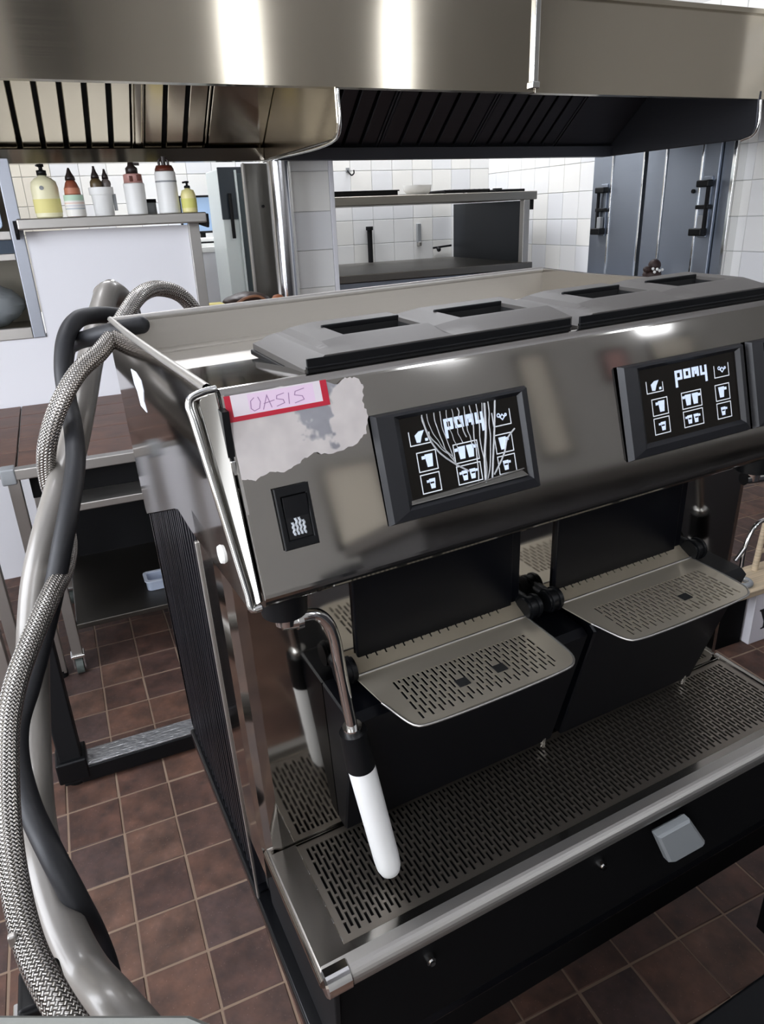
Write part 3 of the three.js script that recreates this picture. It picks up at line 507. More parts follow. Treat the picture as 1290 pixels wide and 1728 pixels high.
// ---------------------------------------------------------------- far left room beyond the half wall
{
  const d = thing('desk', 'white desk under the monitor at the far wall', 'desk', [1.1, 0, -5.9]);
  part(d, 'desk_top', box(0.62, 1.34, 1.40, 1.44, -6.22, -5.7, 0.004), M.whitePlastic);
  part(d, 'drawer_block', box(0.9, 1.33, 0.0, 1.40, -6.2, -5.72, 0.005), M.paintWhite);
  part(d, 'desk_leg', box(0.63, 0.67, 0, 1.4, -6.2, -5.72), M.paintWhite);
  const m = thing('monitor', 'black framed monitor on the white desk', 'monitor', [1.2, 1.44, -6.05]);
  part(m, 'bezel', ext([[1.02, 1.53], [1.335, 1.53], [1.335, 1.80], [1.02, 1.80]], -6.06, -6.03, 0.003, [[[1.035, 1.545], [1.32, 1.545], [1.32, 1.785], [1.035, 1.785]]]), M.black);
  part(m, 'screen', box(1.03, 1.325, 1.54, 1.79, -6.055, -6.04), std({ color: 0x8ea6c4, emissive: 0x8ea6c4, emissiveIntensity: 0.35, roughness: 0.2 }));
  part(m, 'stand', [box(1.14, 1.22, 1.441, 1.453, -6.1, -5.98), box(1.16, 1.2, 1.45, 1.55, -6.075, -6.06)], M.black);
  const p = thing('desk_printer', 'white and black desk printer below the monitor', 'printer', [1.12, 1.44, -5.85]);
  part(p, 'body', box(1.02, 1.23, 1.44, 1.50, -5.93, -5.78, 0.008), M.whitePlastic); part(p, 'paper_slot', box(1.04, 1.21, 1.462, 1.474, -5.785, -5.778), M.black);
  const f = thing('tall_fridge', 'tall narrow fridge with dark glass door left of the steel cabinet', 'fridge', [1.3, 0, -5.35]);
  part(f, 'body', box(1.16, 1.42, 0.05, 1.93, -5.6, -5.2, 0.006), std({ color: 0xdfe8e8, roughness: 0.4 }));
  part(f, 'top_panel', box(1.155, 1.425, 1.62, 1.94, -5.21, -5.19, 0.004), std({ color: 0x27313a, roughness: 0.3 }));
  part(f, 'glass_door', box(1.27, 1.4, 0.95, 1.9, -5.195, -5.175, 0.004), std({ color: 0x2b3a3e, roughness: 0.12 }));
  part(f, 'door_trim', [box(1.262, 1.274, 0.9, 1.92, -5.195, -5.168, 0.002), box(1.398, 1.41, 0.9, 1.92, -5.195, -5.168, 0.002)], std({ color: 0xd8e2e2, roughness: 0.3 }));
  part(f, 'handle', cyl([1.215, 1.5, -5.17], [1.215, 1.78, -5.17], 0.012), M.black);
  for (const [x, z] of [[1.19, -5.57], [1.39, -5.57], [1.19, -5.23], [1.39, -5.23]]) part(f, 'foot', cyl([x, 0, z], [x, 0.055, z], 0.018), M.black);
  const wc_ = thing('bounce_counter', 'added white worktop behind the half wall brightening the hood filters', 'counter', [-0.8, 0, -4.5]);  // unseen worktop added to bounce light into the hood filters
  part(wc_, 'worktop', box(-2.9, 0.66, 1.10, 1.14, -5.0, -3.88, 0.004), M.whitePlastic); part(wc_, 'cabinet', box(-2.86, 0.62, 0, 1.10, -4.96, -3.9), M.paintWhite);
  // low counter with clutter just behind the machine
  const c = thing('side_counter', 'low steel counter with clutter right of the half wall', 'counter', [0.92, 0, -4.05]);
  part(c, 'counter_top', box(0.72, 1.14, 1.14, 1.165, -4.18, -3.75, 0.004), M.brushed); part(c, 'cabinet', box(0.74, 1.12, 0, 1.14, -4.16, -3.8, 0.004), M.paintWhite);
  const bag = thing('leather_bag', 'dark brown leather bag on the low counter', 'bag', [0.97, 1.165, -3.95]);
  const bg = new THREE.SphereGeometry(0.1, 32, 20), q = bg.attributes.position; for (let i = 0; i < q.count; i++) { const n = 1 + 0.3 * (fbm(q.getX(i) * 4 + 1, q.getY(i) * 4 + 2 + q.getZ(i) * 3, 4, 15) - 0.5); q.setXYZ(i, q.getX(i) * n * 1.25, q.getY(i) * n * 0.45, q.getZ(i) * n); } bg.computeVertexNormals();
  part(bag, 'bag', bg.translate(0.955, 1.213, -3.96), std({ color: 0x2e1a12, roughness: 0.45 }));
  part(bag, 'strap', tube([[0.87, 1.2, -3.88], [0.93, 1.235, -3.86], [1.0, 1.24, -3.86], [1.06, 1.2, -3.87]], 0.008, 24, 6), std({ color: 0x8a5f45, roughness: 0.5 }));
  const y = thing('yellow_cloth', 'folded yellow cloth beside the leather bag', 'cloth', [0.83, 1.165, -3.92]);
  part(y, 'cloth', toCreasedNormals(box(0.74, 0.83, 1.166, 1.205, -4.0, -3.86, 0.015), 1), std({ color: 0xcfc069, roughness: 0.9 })); part(y, 'fold', box(0.742, 0.825, 1.205, 1.215, -3.99, -3.88, 0.004), std({ color: 0xd8cb80, roughness: 0.9 }));
  const bn = thing('bread_bun', 'orange brown bread bun on the counter by the post', 'bun', [1.1, 1.165, -3.86]);
  part(bn, 'bun', lathe([[0, 0], [0.035, 0.002], [0.046, 0.02], [0.042, 0.05], [0.025, 0.07], [0, 0.076]], 24).translate(1.098, 1.166, -3.83), std({ color: 0xc88a5a, roughness: 0.6 }));
  part(bn, 'crust', lathe([[0.03, 0.066], [0.022, 0.075], [0, 0.08]], 20).translate(1.098, 1.166, -3.83), std({ color: 0x9a5a34, roughness: 0.6 }));
  solo('black_cable', 'black cord lying along the counter front', 'cable', tube([[0.735, 1.173, -3.80], [0.78, 1.176, -3.77], [0.84, 1.173, -3.765], [0.92, 1.173, -3.775], [1.0, 1.173, -3.79]], 0.008, 40, 8), M.black, [0.86, 1.165, -3.78]);
}

// ---------------------------------------------------------------- bench under the machine (machine frame)
{
  const b = thing('machine_bench', 'black bench with deep front apron carrying the espresso machine', 'bench', [0.5, 0.04, -0.74], { machine: true });
  part(b, 'bench_top', box(0.122, 0.9, 0.72, 0.765, -0.935, -0.55, 0.004), M.black);
  part(b, 'side_apron', [box(0.122, 0.142, 0.70, 0.722, -0.93, -0.55), box(0.88, 0.9, 0.70, 0.722, -0.93, -0.55)], M.black);
  part(b, 'added_rear_board', box(0.22, 1.26, 0.06, 0.72, -0.925, -0.90), M.blackMatt);  // unseen board added to keep light from behind off the floor
  part(b, 'added_side_board', box(0.212, 0.228, 0.06, 0.72, -0.90, -0.57), M.blackMatt);  // hidden board, added to block light coming under the bench
  part(b, 'front_apron', box(0.122, 1.27, 0.52, 0.764, -0.552, -0.535, 0.003), M.pitch);
  for (const [x, z] of [[0.3, -0.6], [1.235, -0.60], [0.3, -0.88], [0.86, -0.88]]) part(b, 'leg', box(x - 0.025, x + 0.025, 0.04, 0.72, z - 0.025, z + 0.025, 0.003), M.black);
}
// ---------------------------------------------------------------- espresso machine (machine frame)
const E = thing('espresso_machine', 'large stainless espresso machine with touch screens and a white tipped steam wand', 'espresso machine', [0.475, 0.765, -0.72], { machine: true });
{
  const xl = 0.117, xr = 0.833;
  part(E, 'chassis', [box(0.132, 0.825, 0.80, 1.44, -1.02, -0.60), box(0.135, 0.82, 0.84, 0.962, -0.60, -0.43)], M.blackMatt);
  for (const [x, z] of [[0.15, -0.97], [0.80, -0.97], [0.16, -0.60], [0.80, -0.60]]) part(E, 'foot', [cyl([x, 0.765, z], [x, 0.80, z], 0.016, 0.013), cyl([x, 0.765, z], [x, 0.772, z], 0.02)], M.black);
  part(E, 'base_rail', [box(0.108, 0.135, 0.797, 0.818, -1.02, -0.44, 0.004), box(0.108, 0.83, 0.797, 0.818, -0.445, -0.425, 0.004)], M.blackGloss);
  part(E, 'lower_side', extX([[-0.64, 0.818], [-0.43, 0.818], [-0.415, 0.955], [-0.60, 0.965], [-0.64, 0.965]], 0.124, 0.13, 0.001), M.blackMatt);
  // mirror-like back panel with a rounded left corner, and its side return
  part(E, 'back_panel', extY([[0.112, -0.655], [0.112, -0.592], [0.1155, -0.581], [0.122, -0.5745], [0.132, -0.572], [0.808, -0.572], [0.818, -0.5745], [0.8245, -0.581], [0.828, -0.592], [0.828, -0.655], [0.822, -0.655], [0.822, -0.59], [0.118, -0.59], [0.118, -0.655]], 0.974, 1.37), M.mirror, 'polished steel back panel');
  part(E, 'side_return', box(0.1125, 0.119, 0.93, 0.975, -0.655, -0.585), M.panel);
  part(E, 'corner_trim', box(0.1098, 0.1128, 0.815, 1.335, -0.659, -0.654, 0.001), M.brushed);
  // ribbed black side grille
  const gr = part(E, 'side_grille', [box(0.127, 0.133, 0.816, 1.42, -1.03, -0.658)], M.slot);
  const fin = std({ color: 0x2b2b30, roughness: 0.28, metalness: 0.3 });
  for (let i = 0; i < 24; i++) {
    const g = new THREE.BoxGeometry(0.012, 0.535, 0.0042, 1, 26, 1), p = g.attributes.position, s = i * 7.3, amp = 0.0028;
    for (let k = 0; k < p.count; k++) { const y = p.getY(k); p.setZ(k, p.getZ(k) + amp * (Math.sin(y * 24 + s) * 0.5 + vnoise(y * 18 + 50, s, 999, 2) * 2 - 1)); }
    g.computeVertexNormals(); part(gr, 'slat', g.translate(0.1215, 1.0845, -0.672 - i * 0.0149), fin);
  }
  part(gr, 'grille_rim', [box(0.115, 0.129, 0.816, 1.36, -1.035, -1.028), box(0.115, 0.129, 0.812, 0.82, -1.03, -0.66)], M.blackGloss);
  // upper side panels
  const prof = [[-0.518, 1.519], [-0.474, 1.352], [-0.58, 1.343], [-0.677, 1.337], [-0.737, 1.338], [-0.76, 1.33], [-1.036, 1.216], [-1.045, 1.222], [-1.06, 1.49], [-1.035, 1.503], [-0.93, 1.503], [-0.76, 1.508]];
  const sp = part(E, 'side_panel', extX(prof, 0.112, 0.118, 0.0012), steel(0x96908a, 0.07), 'polished steel side panel');
  part(sp, 'panel_edge', [tube([[0.115, 1.503, -1.03], [0.115, 1.504, -0.93], [0.115, 1.509, -0.76], [0.115, 1.519, -0.52]], 0.0038, 30, 8)], M.brushed);
  part(sp, 'torn_label', ext([[-0.894, 1.463], [-0.86, 1.466], [-0.83, 1.462], [-0.826, 1.45], [-0.838, 1.436], [-0.83, 1.425], [-0.868, 1.424], [-0.875, 1.44], [-0.888, 1.446]].map(([z, y]) => [z, y]), 0, 0.0006).applyMatrix4(new THREE.Matrix4().set(0, 0, -1, 0.112, 0, 1, 0, 0, 1, 0, 0, 0, 0, 0, 0, 1)), std({ color: 0xdfe3ee, roughness: 0.6 }));
  part(sp, 'plug', [cyl([0.113, 1.371, -0.545], [0.1095, 1.371, -0.545], 0.0088, 0.0075, 24)], M.whitePlastic, 'white round plug');
  part(E, 'side_panel', extX(prof, 0.832, 0.838, 0.0012), M.panel);
  // top deck, splash back
  part(E, 'top_deck', [box(0.118, 0.832, 1.447, 1.455, -1.03, -0.62), box(0.13, 0.82, 1.455, 1.462, -0.66, -0.64)], steel(0xc9c5be, 0.42, { roughnessMap: streakTex }));
  part(E, 'splash_back', [box(0.118, 0.832, 1.447, 1.50, -1.037, -1.031), box(0.118, 0.832, 1.455, 1.457, -1.031, -1.0)], steel(0xc9c5be, 0.5, { roughnessMap: streakTex }));
  part(E, 'splash_rim', cyl([0.116, 1.50, -1.034], [0.834, 1.50, -1.034], 0.005), M.brushed);
  part(E, 'rear_panel', box(0.125, 0.825, 0.80, 1.447, -1.037, -1.03), M.black);
  // operating head
  const arc = (cz, cy, r, a0, a1, n = 6) => Array.from({ length: n + 1 }, (_, i) => { const a = (a0 + (a1 - a0) * i / n) * D; return [cz + Math.cos(a) * r, cy + Math.sin(a) * r]; });
  const head = [[-0.60, 1.35], ...arc(-0.4785, 1.3625, 0.011, -95, 17, 8), ...arc(-0.5225, 1.5075, 0.0095, 17, 100, 8), [-0.64, 1.509], [-0.64, 1.35]];
  const hp = part(E, 'operating_head', extX(head, 0.1235, 0.831), M.mirror, 'polished steel front head');
  part(E, 'head_seam', box(0.1185, 0.1238, 1.36, 1.505, -0.60, -0.5), M.black);
  part(hp, 'edge_flange', extX([[-0.466, 1.362], [-0.4685, 1.362], [-0.514, 1.513], [-0.511, 1.514]].map(([z, y]) => [z - 0.002, y]), 0.1228, 0.1252), M.brushed);
  for (const y of [1.44, 1.462]) part(hp, 'hinge_clip', box(0.1192, 0.1232, y - 0.006, y + 0.006, -0.506, -0.497, 0.001), M.chrome);
  // flared front flange with a rolled chrome rim
  const th0 = Math.atan(0.30), onFace = (g) => g.rotateX(-th0).translate(0, 1.515, -0.512), vy = (y) => (y - 1.515) * Math.hypot(1, 0.3);
  const ec = part(E, 'end_cap', onFace(ext([[0.096, vy(1.5135)], [0.1195, vy(1.5185)], [0.1195, vy(1.362)], [0.1105, vy(1.358)]], -0.006, -0.001, 0.001).translate(-0.1195, 0, 0).rotateY(-0.47).translate(0.1195, 0, 0)), M.polish, 'chrome rimmed end flange');
  part(ec, 'rim', onFace(tube([[0.1205, vy(1.5195), -0.002], [0.112, vy(1.519), -0.001], [0.101, vy(1.516), -0.001], [0.0985, vy(1.512), -0.001], [0.0995, vy(1.50), -0.001], [0.1105, vy(1.372), -0.001], [0.1118, vy(1.359), -0.001], [0.119, vy(1.3585), -0.001]], 0.0028, 80, 10)), M.chrome, 'rolled chrome rim');
  // frame of the tilted face: x across, v down the face, w outwards
  const th = Math.atan(0.30);
  const face = (g) => g.rotateX(-th).translate(0, 1.515, -0.512);
  const fy = (y) => (y - 1.515) * Math.hypot(1, 0.3);
  // touch screens
  const cv = document.createElement('canvas'); cv.width = 512; cv.height = 300; const c = cv.getContext('2d');
  c.fillStyle = '#12100e'; c.fillRect(0, 0, 512, 300);
  const ink = '#c9d6ee';
  c.fillStyle = ink;
  { // the word on the screen in square letters
    const X = 178, Y = 30, s = 6.4, R = (x, y, w, h) => c.fillRect(X + x * s, Y + y * s, w * s, h * s);
    R(0, 0, 2, 11); R(0, 0, 6, 1.8); R(4.2, 0, 2, 6); R(0, 4.6, 6, 1.8);                 // p
    R(7.2, 0, 6, 1.8); R(7.2, 4.6, 6, 1.8); R(7.2, 0, 2, 6.4); R(11.2, 0, 2, 6.4);        // o
    R(14.2, 0, 2, 6.4); R(18.2, 0, 2, 6.4); R(14.2, 0, 4, 2.6); R(16.5, 2.6, 2.5, 2.2);   // n
    R(21.2, 0, 1.8, 6.4); R(25, 0, 2, 11); R(21.2, 4.6, 5, 1.8);                          // y
  }
  const frame = (x, y, w, h) => { c.strokeStyle = '#cfd4da'; c.lineWidth = 4; c.strokeRect(x, y, w, h); };
  const cup = (x, y, s, side) => { c.fillStyle = ink; c.beginPath(); c.moveTo(x, y); c.lineTo(x + 34 * s, y); c.lineTo(x + 29 * s, y + 46 * s); c.lineTo(x + 6 * s, y + 46 * s); c.closePath(); c.fill(); if (side < 0) c.fillRect(x - 13 * s, y + 4 * s, 14 * s, 12 * s); else c.fillRect(x + 33 * s, y + 4 * s, 14 * s, 12 * s); };
  frame(48, 128, 78, 68); cup(78, 138, 1, -1); frame(48, 208, 78, 66); cup(80, 226, 0.78, -1);
  frame(202, 128, 104, 68); cup(218, 138, 1, -1); cup(256, 138, 1, 1); frame(202, 208, 104, 66); cup(220, 226, 0.8, -1); cup(254, 226, 0.8, 1);
  frame(386, 128, 78, 68); cup(402, 138, 1, 1); frame(386, 208, 78, 66); cup(406, 226, 0.78, 1);
  c.fillStyle = '#12100e'; for (const [x, y] of [[84, 238], [226, 238], [262, 238], [412, 238]]) c.fillRect(x, y, 16, 6);
  c.strokeStyle = '#cfd4da'; c.lineWidth = 4;
  c.beginPath(); c.moveTo(30, 50); c.lineTo(30, 100); c.lineTo(112, 100); c.lineTo(112, 62); c.stroke();
  c.beginPath(); c.moveTo(390, 44); c.lineTo(390, 96); c.lineTo(470, 96); c.lineTo(470, 40); c.stroke();
  c.fillStyle = ink; c.beginPath(); c.moveTo(56, 92); c.lineTo(52, 66); c.lineTo(70, 54); c.lineTo(94, 52); c.lineTo(80, 74); c.lineTo(72, 94); c.closePath(); c.fill(); c.fillRect(92, 82, 12, 10);
  c.strokeStyle = ink; c.lineWidth = 5; c.beginPath(); c.moveTo(424, 66); c.lineTo(434, 56); c.lineTo(444, 66); c.lineTo(434, 76); c.closePath(); c.stroke(); c.beginPath(); c.arc(418, 58, 6, 0, 7); c.stroke(); c.beginPath(); c.arc(450, 60, 4, 0, 7); c.stroke();
  const screenTex = new THREE.CanvasTexture(cv); screenTex.colorSpace = THREE.SRGBColorSpace;
  const screenMat = phys({ specularIntensity: 0.35, color: 0xffffff, map: screenTex, emissive: 0xffffff, emissiveMap: screenTex, emissiveIntensity: 0.3, roughness: 0.12 });
  const bezelMat = std({ color: 0x131418, roughness: 0.42 });
  function display(x0, x1) {
    const y1 = fy(1.4805), y0 = fy(1.3925), w = x1 - x0, ix0 = x0 + 0.024, ix1 = x1 - 0.0115, iy0 = fy(1.4055), iy1 = fy(1.4735);
    // bevelled ring: outer edge on the face, crest, then down to the glass
    const loops = [[x0, x1, y0, y1, 0], [x0 + 0.003, x1 - 0.002, y0 + 0.002, y1 - 0.002, 0.006], [ix0 - 0.006, ix1 + 0.003, iy0 - 0.004, iy1 + 0.003, 0.0072], [ix0, ix1, iy0, iy1, 0.003], [ix0, ix1, iy0, iy1, -0.001]];
    const pos = []; const P = (l, k) => [[l[0], l[2]], [l[1], l[2]], [l[1], l[3]], [l[0], l[3]]][k].concat(l[4]);
    for (let i = 0; i + 1 < loops.length; i++) for (let k = 0; k < 4; k++) { const a = P(loops[i], k), b = P(loops[i], (k + 1) % 4), d = P(loops[i + 1], (k + 1) % 4), e = P(loops[i + 1], k); pos.push(...a, ...b, ...d, ...a, ...d, ...e); }
    const g = new THREE.BufferGeometry(); g.setAttribute('position', new THREE.Float32BufferAttribute(pos, 3)); g.computeVertexNormals();
    const d = part(E, 'display', face(g), bezelMat, 'black framed touch screen');
    const sg = new THREE.PlaneGeometry(ix1 - ix0, iy1 - iy0).translate((ix0 + ix1) / 2, (iy0 + iy1) / 2, 0.0026); 
    part(d, 'screen', keep(face(sg)), screenMat);
    return d;
  }
  const d1 = display(0.2365, 0.390); display(0.4985, 0.6665); display(0.675, 0.829);
  { // crumpled protective film hanging on the first screen
    const film = phys({ color: 0xe8eaec, roughness: 0.2, transmission: 0.55, thickness: 0, side: THREE.DoubleSide }); const gs = [];
    const streak = (p, r) => gs.push(face(tube(p.map(([x, y, o]) => [x, fy(y), o]), r, 40, 6)));
    for (let i = 0; i < 12; i++) {
      const a = i / 11, x0 = 0.281 + a * 0.066, x1 = 0.300 + a * 0.038 + rr(-0.003, 0.003), yb = i < 4 ? 1.438 - i * 0.004 : i > 7 ? 1.408 + rr(0, 0.004) : 1.44 + rr(-0.012, 0.01);
      const pts = []; for (let k = 0; k <= 7; k++) { const t = k / 7; pts.push([x0 + (x1 - x0) * t * t + rr(-0.0008, 0.0008), 1.4735 + (yb - 1.4735) * t, 0.0034 + rr(-0.0002, 0.0004)]); }
      streak(pts, rr(0.0003, 0.0006));
    }
    streak([[0.2815, 1.472, 0.0034], [0.285, 1.455, 0.0036], [0.292, 1.442, 0.0036], [0.305, 1.430, 0.0036], [0.318, 1.421, 0.0036]], 0.0008);
    streak([[0.344, 1.473, 0.0034], [0.341, 1.45, 0.0036], [0.336, 1.43, 0.0036], [0.333, 1.408, 0.0036]], 0.0011);
    streak([[0.355, 1.4735, 0.0034], [0.350, 1.45, 0.0036], [0.345, 1.43, 0.0036], [0.340, 1.409, 0.0036]], 0.0009);
    streak([[0.371, 1.447, 0.0034], [0.362, 1.44, 0.0036], [0.356, 1.428, 0.0036], [0.343, 1.413, 0.0036]], 0.0008);
    part(d1, 'protective_film', gs, film, 'crumpled clear film in vertical folds');
    part(d1, 'film_fold', [face(ext([[0.258, fy(1.4085)], [0.372, fy(1.411)], [0.377, fy(1.4065)], [0.377, fy(1.4058)], [0.258, fy(1.4055)]], 0.003, 0.0042)), face(tube([[0.258, fy(1.4055), 0.0045], [0.377, fy(1.4058), 0.0045]], 0.0007, 10, 6)), face(tube([[0.312, fy(1.4085), 0.0045], [0.345, fy(1.4105), 0.0047], [0.374, fy(1.412), 0.0045]], 0.0009, 10, 6))], steel(0x8c8a86, 0.35));
  }
  // steam switch
  { const x0 = 0.146, x1 = 0.1745, a = fy(1.395), b = fy(1.442);
    const s = part(E, 'power_switch', face(ext([[x0, a], [x1, a], [x1, b], [x0, b]], 0, 0.0026, 0.0007, [[[x0 + 0.0045, a + 0.007], [x1 - 0.0035, a + 0.007], [x1 - 0.0035, b - 0.0075], [x0 + 0.0045, b - 0.0075]]])), M.black);
    const my = (a + b) / 2;
    part(s, 'rocker', face(extX([[0.0002, b - 0.0078], [0.0044, b - 0.0078], [0.0022, my], [0.0018, a + 0.0075], [0.0002, a + 0.0075]], x0 + 0.005, x1 - 0.004, 0.0002)), M.blackGloss);
    const wave = [];
    for (let i = 0; i < 4; i++) { const pts = [], top = [0.0105, 0.0135, 0.0135, 0.011][i]; for (let k = 0; k <= 14; k++) { const t = k / 14; pts.push([x0 + 0.0098 + i * 0.0029 + Math.sin(t * 18) * 0.00045, a + 0.0105 + t * top, 0.0024 + 0.0006 * t]); } wave.push(face(tube(pts, 0.0011, 30, 6).scale(1, 1, 1))); }
    part(s, 'steam_mark', wave, std({ color: 0xb4b9be, roughness: 0.6 }), 'white wavy steam symbol');
  }
  // name sticker and torn paper
  { const n = document.createElement('canvas'); n.width = 512; n.height = 150; const k = n.getContext('2d');
    k.fillStyle = '#d9d0d6'; k.fillRect(0, 0, 512, 150); k.fillStyle = '#dcc3d9'; k.fillRect(110, 8, 330, 110);
    k.fillStyle = '#b0142f'; k.fillRect(0, 122, 512, 28); k.fillRect(0, 0, 30, 150); k.fillRect(478, 0, 34, 150);
    k.strokeStyle = '#8d6b92'; k.lineWidth = 4; k.lineCap = 'round';
    const line = (...p) => { k.beginPath(); k.moveTo(p[0], p[1]); for (let i = 2; i < p.length; i += 2) k.lineTo(p[i], p[i + 1]); k.stroke(); };
    line(140, 34, 122, 50, 118, 92, 132, 108, 158, 98, 168, 62, 160, 34); // O
    line(176, 108, 204, 32, 218, 104); line(184, 76, 236, 66);             // A
    line(288, 36, 252, 44, 248, 62, 280, 72, 284, 92, 244, 104);           // S
    line(312, 40, 306, 102);                                               // I
    line(392, 28, 346, 38, 340, 58, 378, 70, 384, 92, 336, 104);           // S
    const tx = new THREE.CanvasTexture(n); tx.colorSpace = THREE.SRGBColorSpace;
    const st = new THREE.PlaneGeometry(0.0815, 0.0195, 10, 2); st.translate(0.1645, fy(1.5035) + 0.0004, 0.0011);
    part(E, 'name_sticker', keep(face(st)), std({ map: tx, roughness: 0.55, side: THREE.DoubleSide }), 'white name sticker with red border');
    const out = []; const edge = [[0.1245, 1.512], [0.16, 1.513], [0.2, 1.5135], [0.214, 1.508], [0.222, 1.512], [0.232, 1.5105], [0.236, 1.503], [0.233, 1.493], [0.2355, 1.48], [0.231, 1.468], [0.222, 1.462], [0.2, 1.458], [0.184, 1.462], [0.172, 1.457], [0.158, 1.452], [0.146, 1.455], [0.134, 1.451], [0.1245, 1.4535]];
    for (let i = 0; i < edge.length; i++) { const p = edge[i], q = edge[(i + 1) % edge.length]; for (let t = 0; t < 5; t++) { const f = t / 5, j = i === edge.length - 1 ? 0 : 0.0009; out.push([p[0] + (q[0] - p[0]) * f + rr(-j, j), fy(p[1] + (q[1] - p[1]) * f) + rr(-j, j)]); } }
    const paper = std({ roughness: 0.85, map: dataTex(256, 256, (u, v) => { const a = fbm(u, v, 3, 131, 5), b = fbm(u, v, 7, 17, 3), t = a > 0.49 ? Math.min(1, (a - 0.49) * 26) : 0; const w = [0.80 - 0.1 * b, 0.775 - 0.1 * b, 0.76 - 0.09 * b], g = [0.60 - 0.14 * b, 0.60 - 0.14 * b, 0.62 - 0.14 * b]; return w.map((x, i) => x * (1 - t) + g[i] * t); }, true, [9, 9]) });
    part(E, 'torn_paper', face(ext(out, 0.0002, 0.0007)), paper, 'torn paper residue with a ragged lower edge');
  }
  // hopper bodies and black lids
  const litLidMat = M.lid;
  function lid(x0) {
    const x1 = x0 + 0.268, z0 = -0.66, z1 = -0.5275, yb = 1.512, pits = [[x0 + 0.052, x0 + 0.128], [x0 + 0.170, x0 + 0.246]], pz0 = -0.609, pz1 = -0.566;
    const H = (x, z) => {
      let h = Math.min(1.5345, 1.519 + (x - x0) / 0.030 * 0.0155, 1.519 + (z - z0) / 0.014 * 0.0155, 1.5285 + (z1 - z) / 0.035 * 0.006);
      for (const q of [x0 + 0.022, x0 + 0.140]) { const t = (x - q) / 0.030; if (t > -0.15 && t < 1) h -= 0.0035 * (t < 0 ? 1 + t / 0.15 : 1 - t) * Math.min(1, Math.max(0, (z1 - z) / 0.02)); }
      return h;
    };
    const xs = new Set([x0, x1]), zs = new Set([z0, z1]);
    for (let i = 0; i <= 44; i++) xs.add(x0 + 0.268 * i / 44); for (let i = 0; i <= 22; i++) zs.add(z0 + (z1 - z0) * i / 22);
    for (const [a, b] of pits) for (const v of [a, a + 0.0002, b - 0.0002, b]) xs.add(v); for (const v of [pz0, pz0 + 0.0002, pz1 - 0.0002, pz1]) zs.add(v);
    const X = [...xs].sort((a, b) => a - b), Z = [...zs].sort((a, b) => a - b), pos = [];
    const inPit = (x, z) => pits.some(([a, b]) => x > a + 0.0001 && x < b - 0.0001) && z > pz0 + 0.0001 && z < pz1 - 0.0001;
    const pt = (i, j) => [X[i], inPit(X[i], Z[j]) ? 1.515 : H(X[i], Z[j]), Z[j]];
    const quad = (a, b, d, e) => pos.push(...a, ...b, ...d, ...a, ...d, ...e);
    for (let i = 0; i + 1 < X.length; i++) for (let j = 0; j + 1 < Z.length; j++) quad(pt(i, j), pt(i, j + 1), pt(i + 1, j + 1), pt(i + 1, j));
    const dn = (p) => [p[0], yb, p[2]];
    for (let i = 0; i + 1 < X.length; i++) { const m = Z.length - 1; quad(pt(i, m), dn(pt(i, m)), dn(pt(i + 1, m)), pt(i + 1, m)); quad(pt(i + 1, 0), dn(pt(i + 1, 0)), dn(pt(i, 0)), pt(i, 0)); }
    for (let j = 0; j + 1 < Z.length; j++) { const m = X.length - 1; quad(pt(0, j), dn(pt(0, j)), dn(pt(0, j + 1)), pt(0, j + 1)); quad(pt(m, j + 1), dn(pt(m, j + 1)), dn(pt(m, j)), pt(m, j)); }
    let g = new THREE.BufferGeometry(); g.setAttribute('position', new THREE.Float32BufferAttribute(pos, 3)); g = toCreasedNormals(g, 0.12);
    const l = part(E, 'hopper_lid', g, litLidMat, 'matt black hopper lid');
    part(l, 'lid_rim', [box(x0 - 0.0025, x1 + 0.0025, 1.5085, 1.5135, z0 - 0.0025, z1 + 0.0025, 0.0015), box(x0 + 0.002, x1 - 0.002, 1.5125, 1.5275, z1 - 0.001, z1 + 0.0012, 0.0006), box(x0 + 0.001, x1 - 0.001, 1.519, 1.5215, z1 - 0.001, z1 + 0.0024, 0.001)], M.black);
    for (const [a, b] of pits) {
      part(l, 'handle_recess', [box(a + 0.0004, b - 0.0004, 1.5152, 1.5158, pz0, pz1), box(a + 0.0004, b - 0.0004, 1.5152, 1.532, pz0 + 0.0004, pz0 + 0.001), box(a + 0.0004, a + 0.001, 1.5152, 1.531, pz0, pz1), box(b - 0.001, b - 0.0004, 1.5152, 1.531, pz0, pz1)], M.slot);
      part(l, 'handle_bar', [cyl([a, 1.526, pz0 + 0.014], [b, 1.526, pz0 + 0.014], 0.0022), box(a - 0.002, b + 0.001, 1.5315, 1.5365, pz0 - 0.003, pz0 + 0.0004, 0.0012)], M.black);
    }
    part(E, 'hopper', [extY([[x0 + 0.006, -0.65], [x0 + 0.012, -0.657], [x1 - 0.012, -0.657], [x1 - 0.006, -0.65], [x1 - 0.006, -0.54], [x0 + 0.02, -0.54]], 1.456, 1.51)], std({ color: 0x8d8b86, roughness: 0.35 }));
  }
  lid(0.195); lid(0.470);
  // covers, waste boxes, cup shelves
  for (const dx of [0, 0.258]) part(E, 'group_cover', [box(0.238 + dx, 0.434 + dx, 1.197, 1.352, -0.5735, -0.5665, 0.002), box(0.432 + dx, 0.446 + dx, 1.197, 1.352, -0.5735, -0.5695, 0.001)], M.navy, 'gloss black group cover');
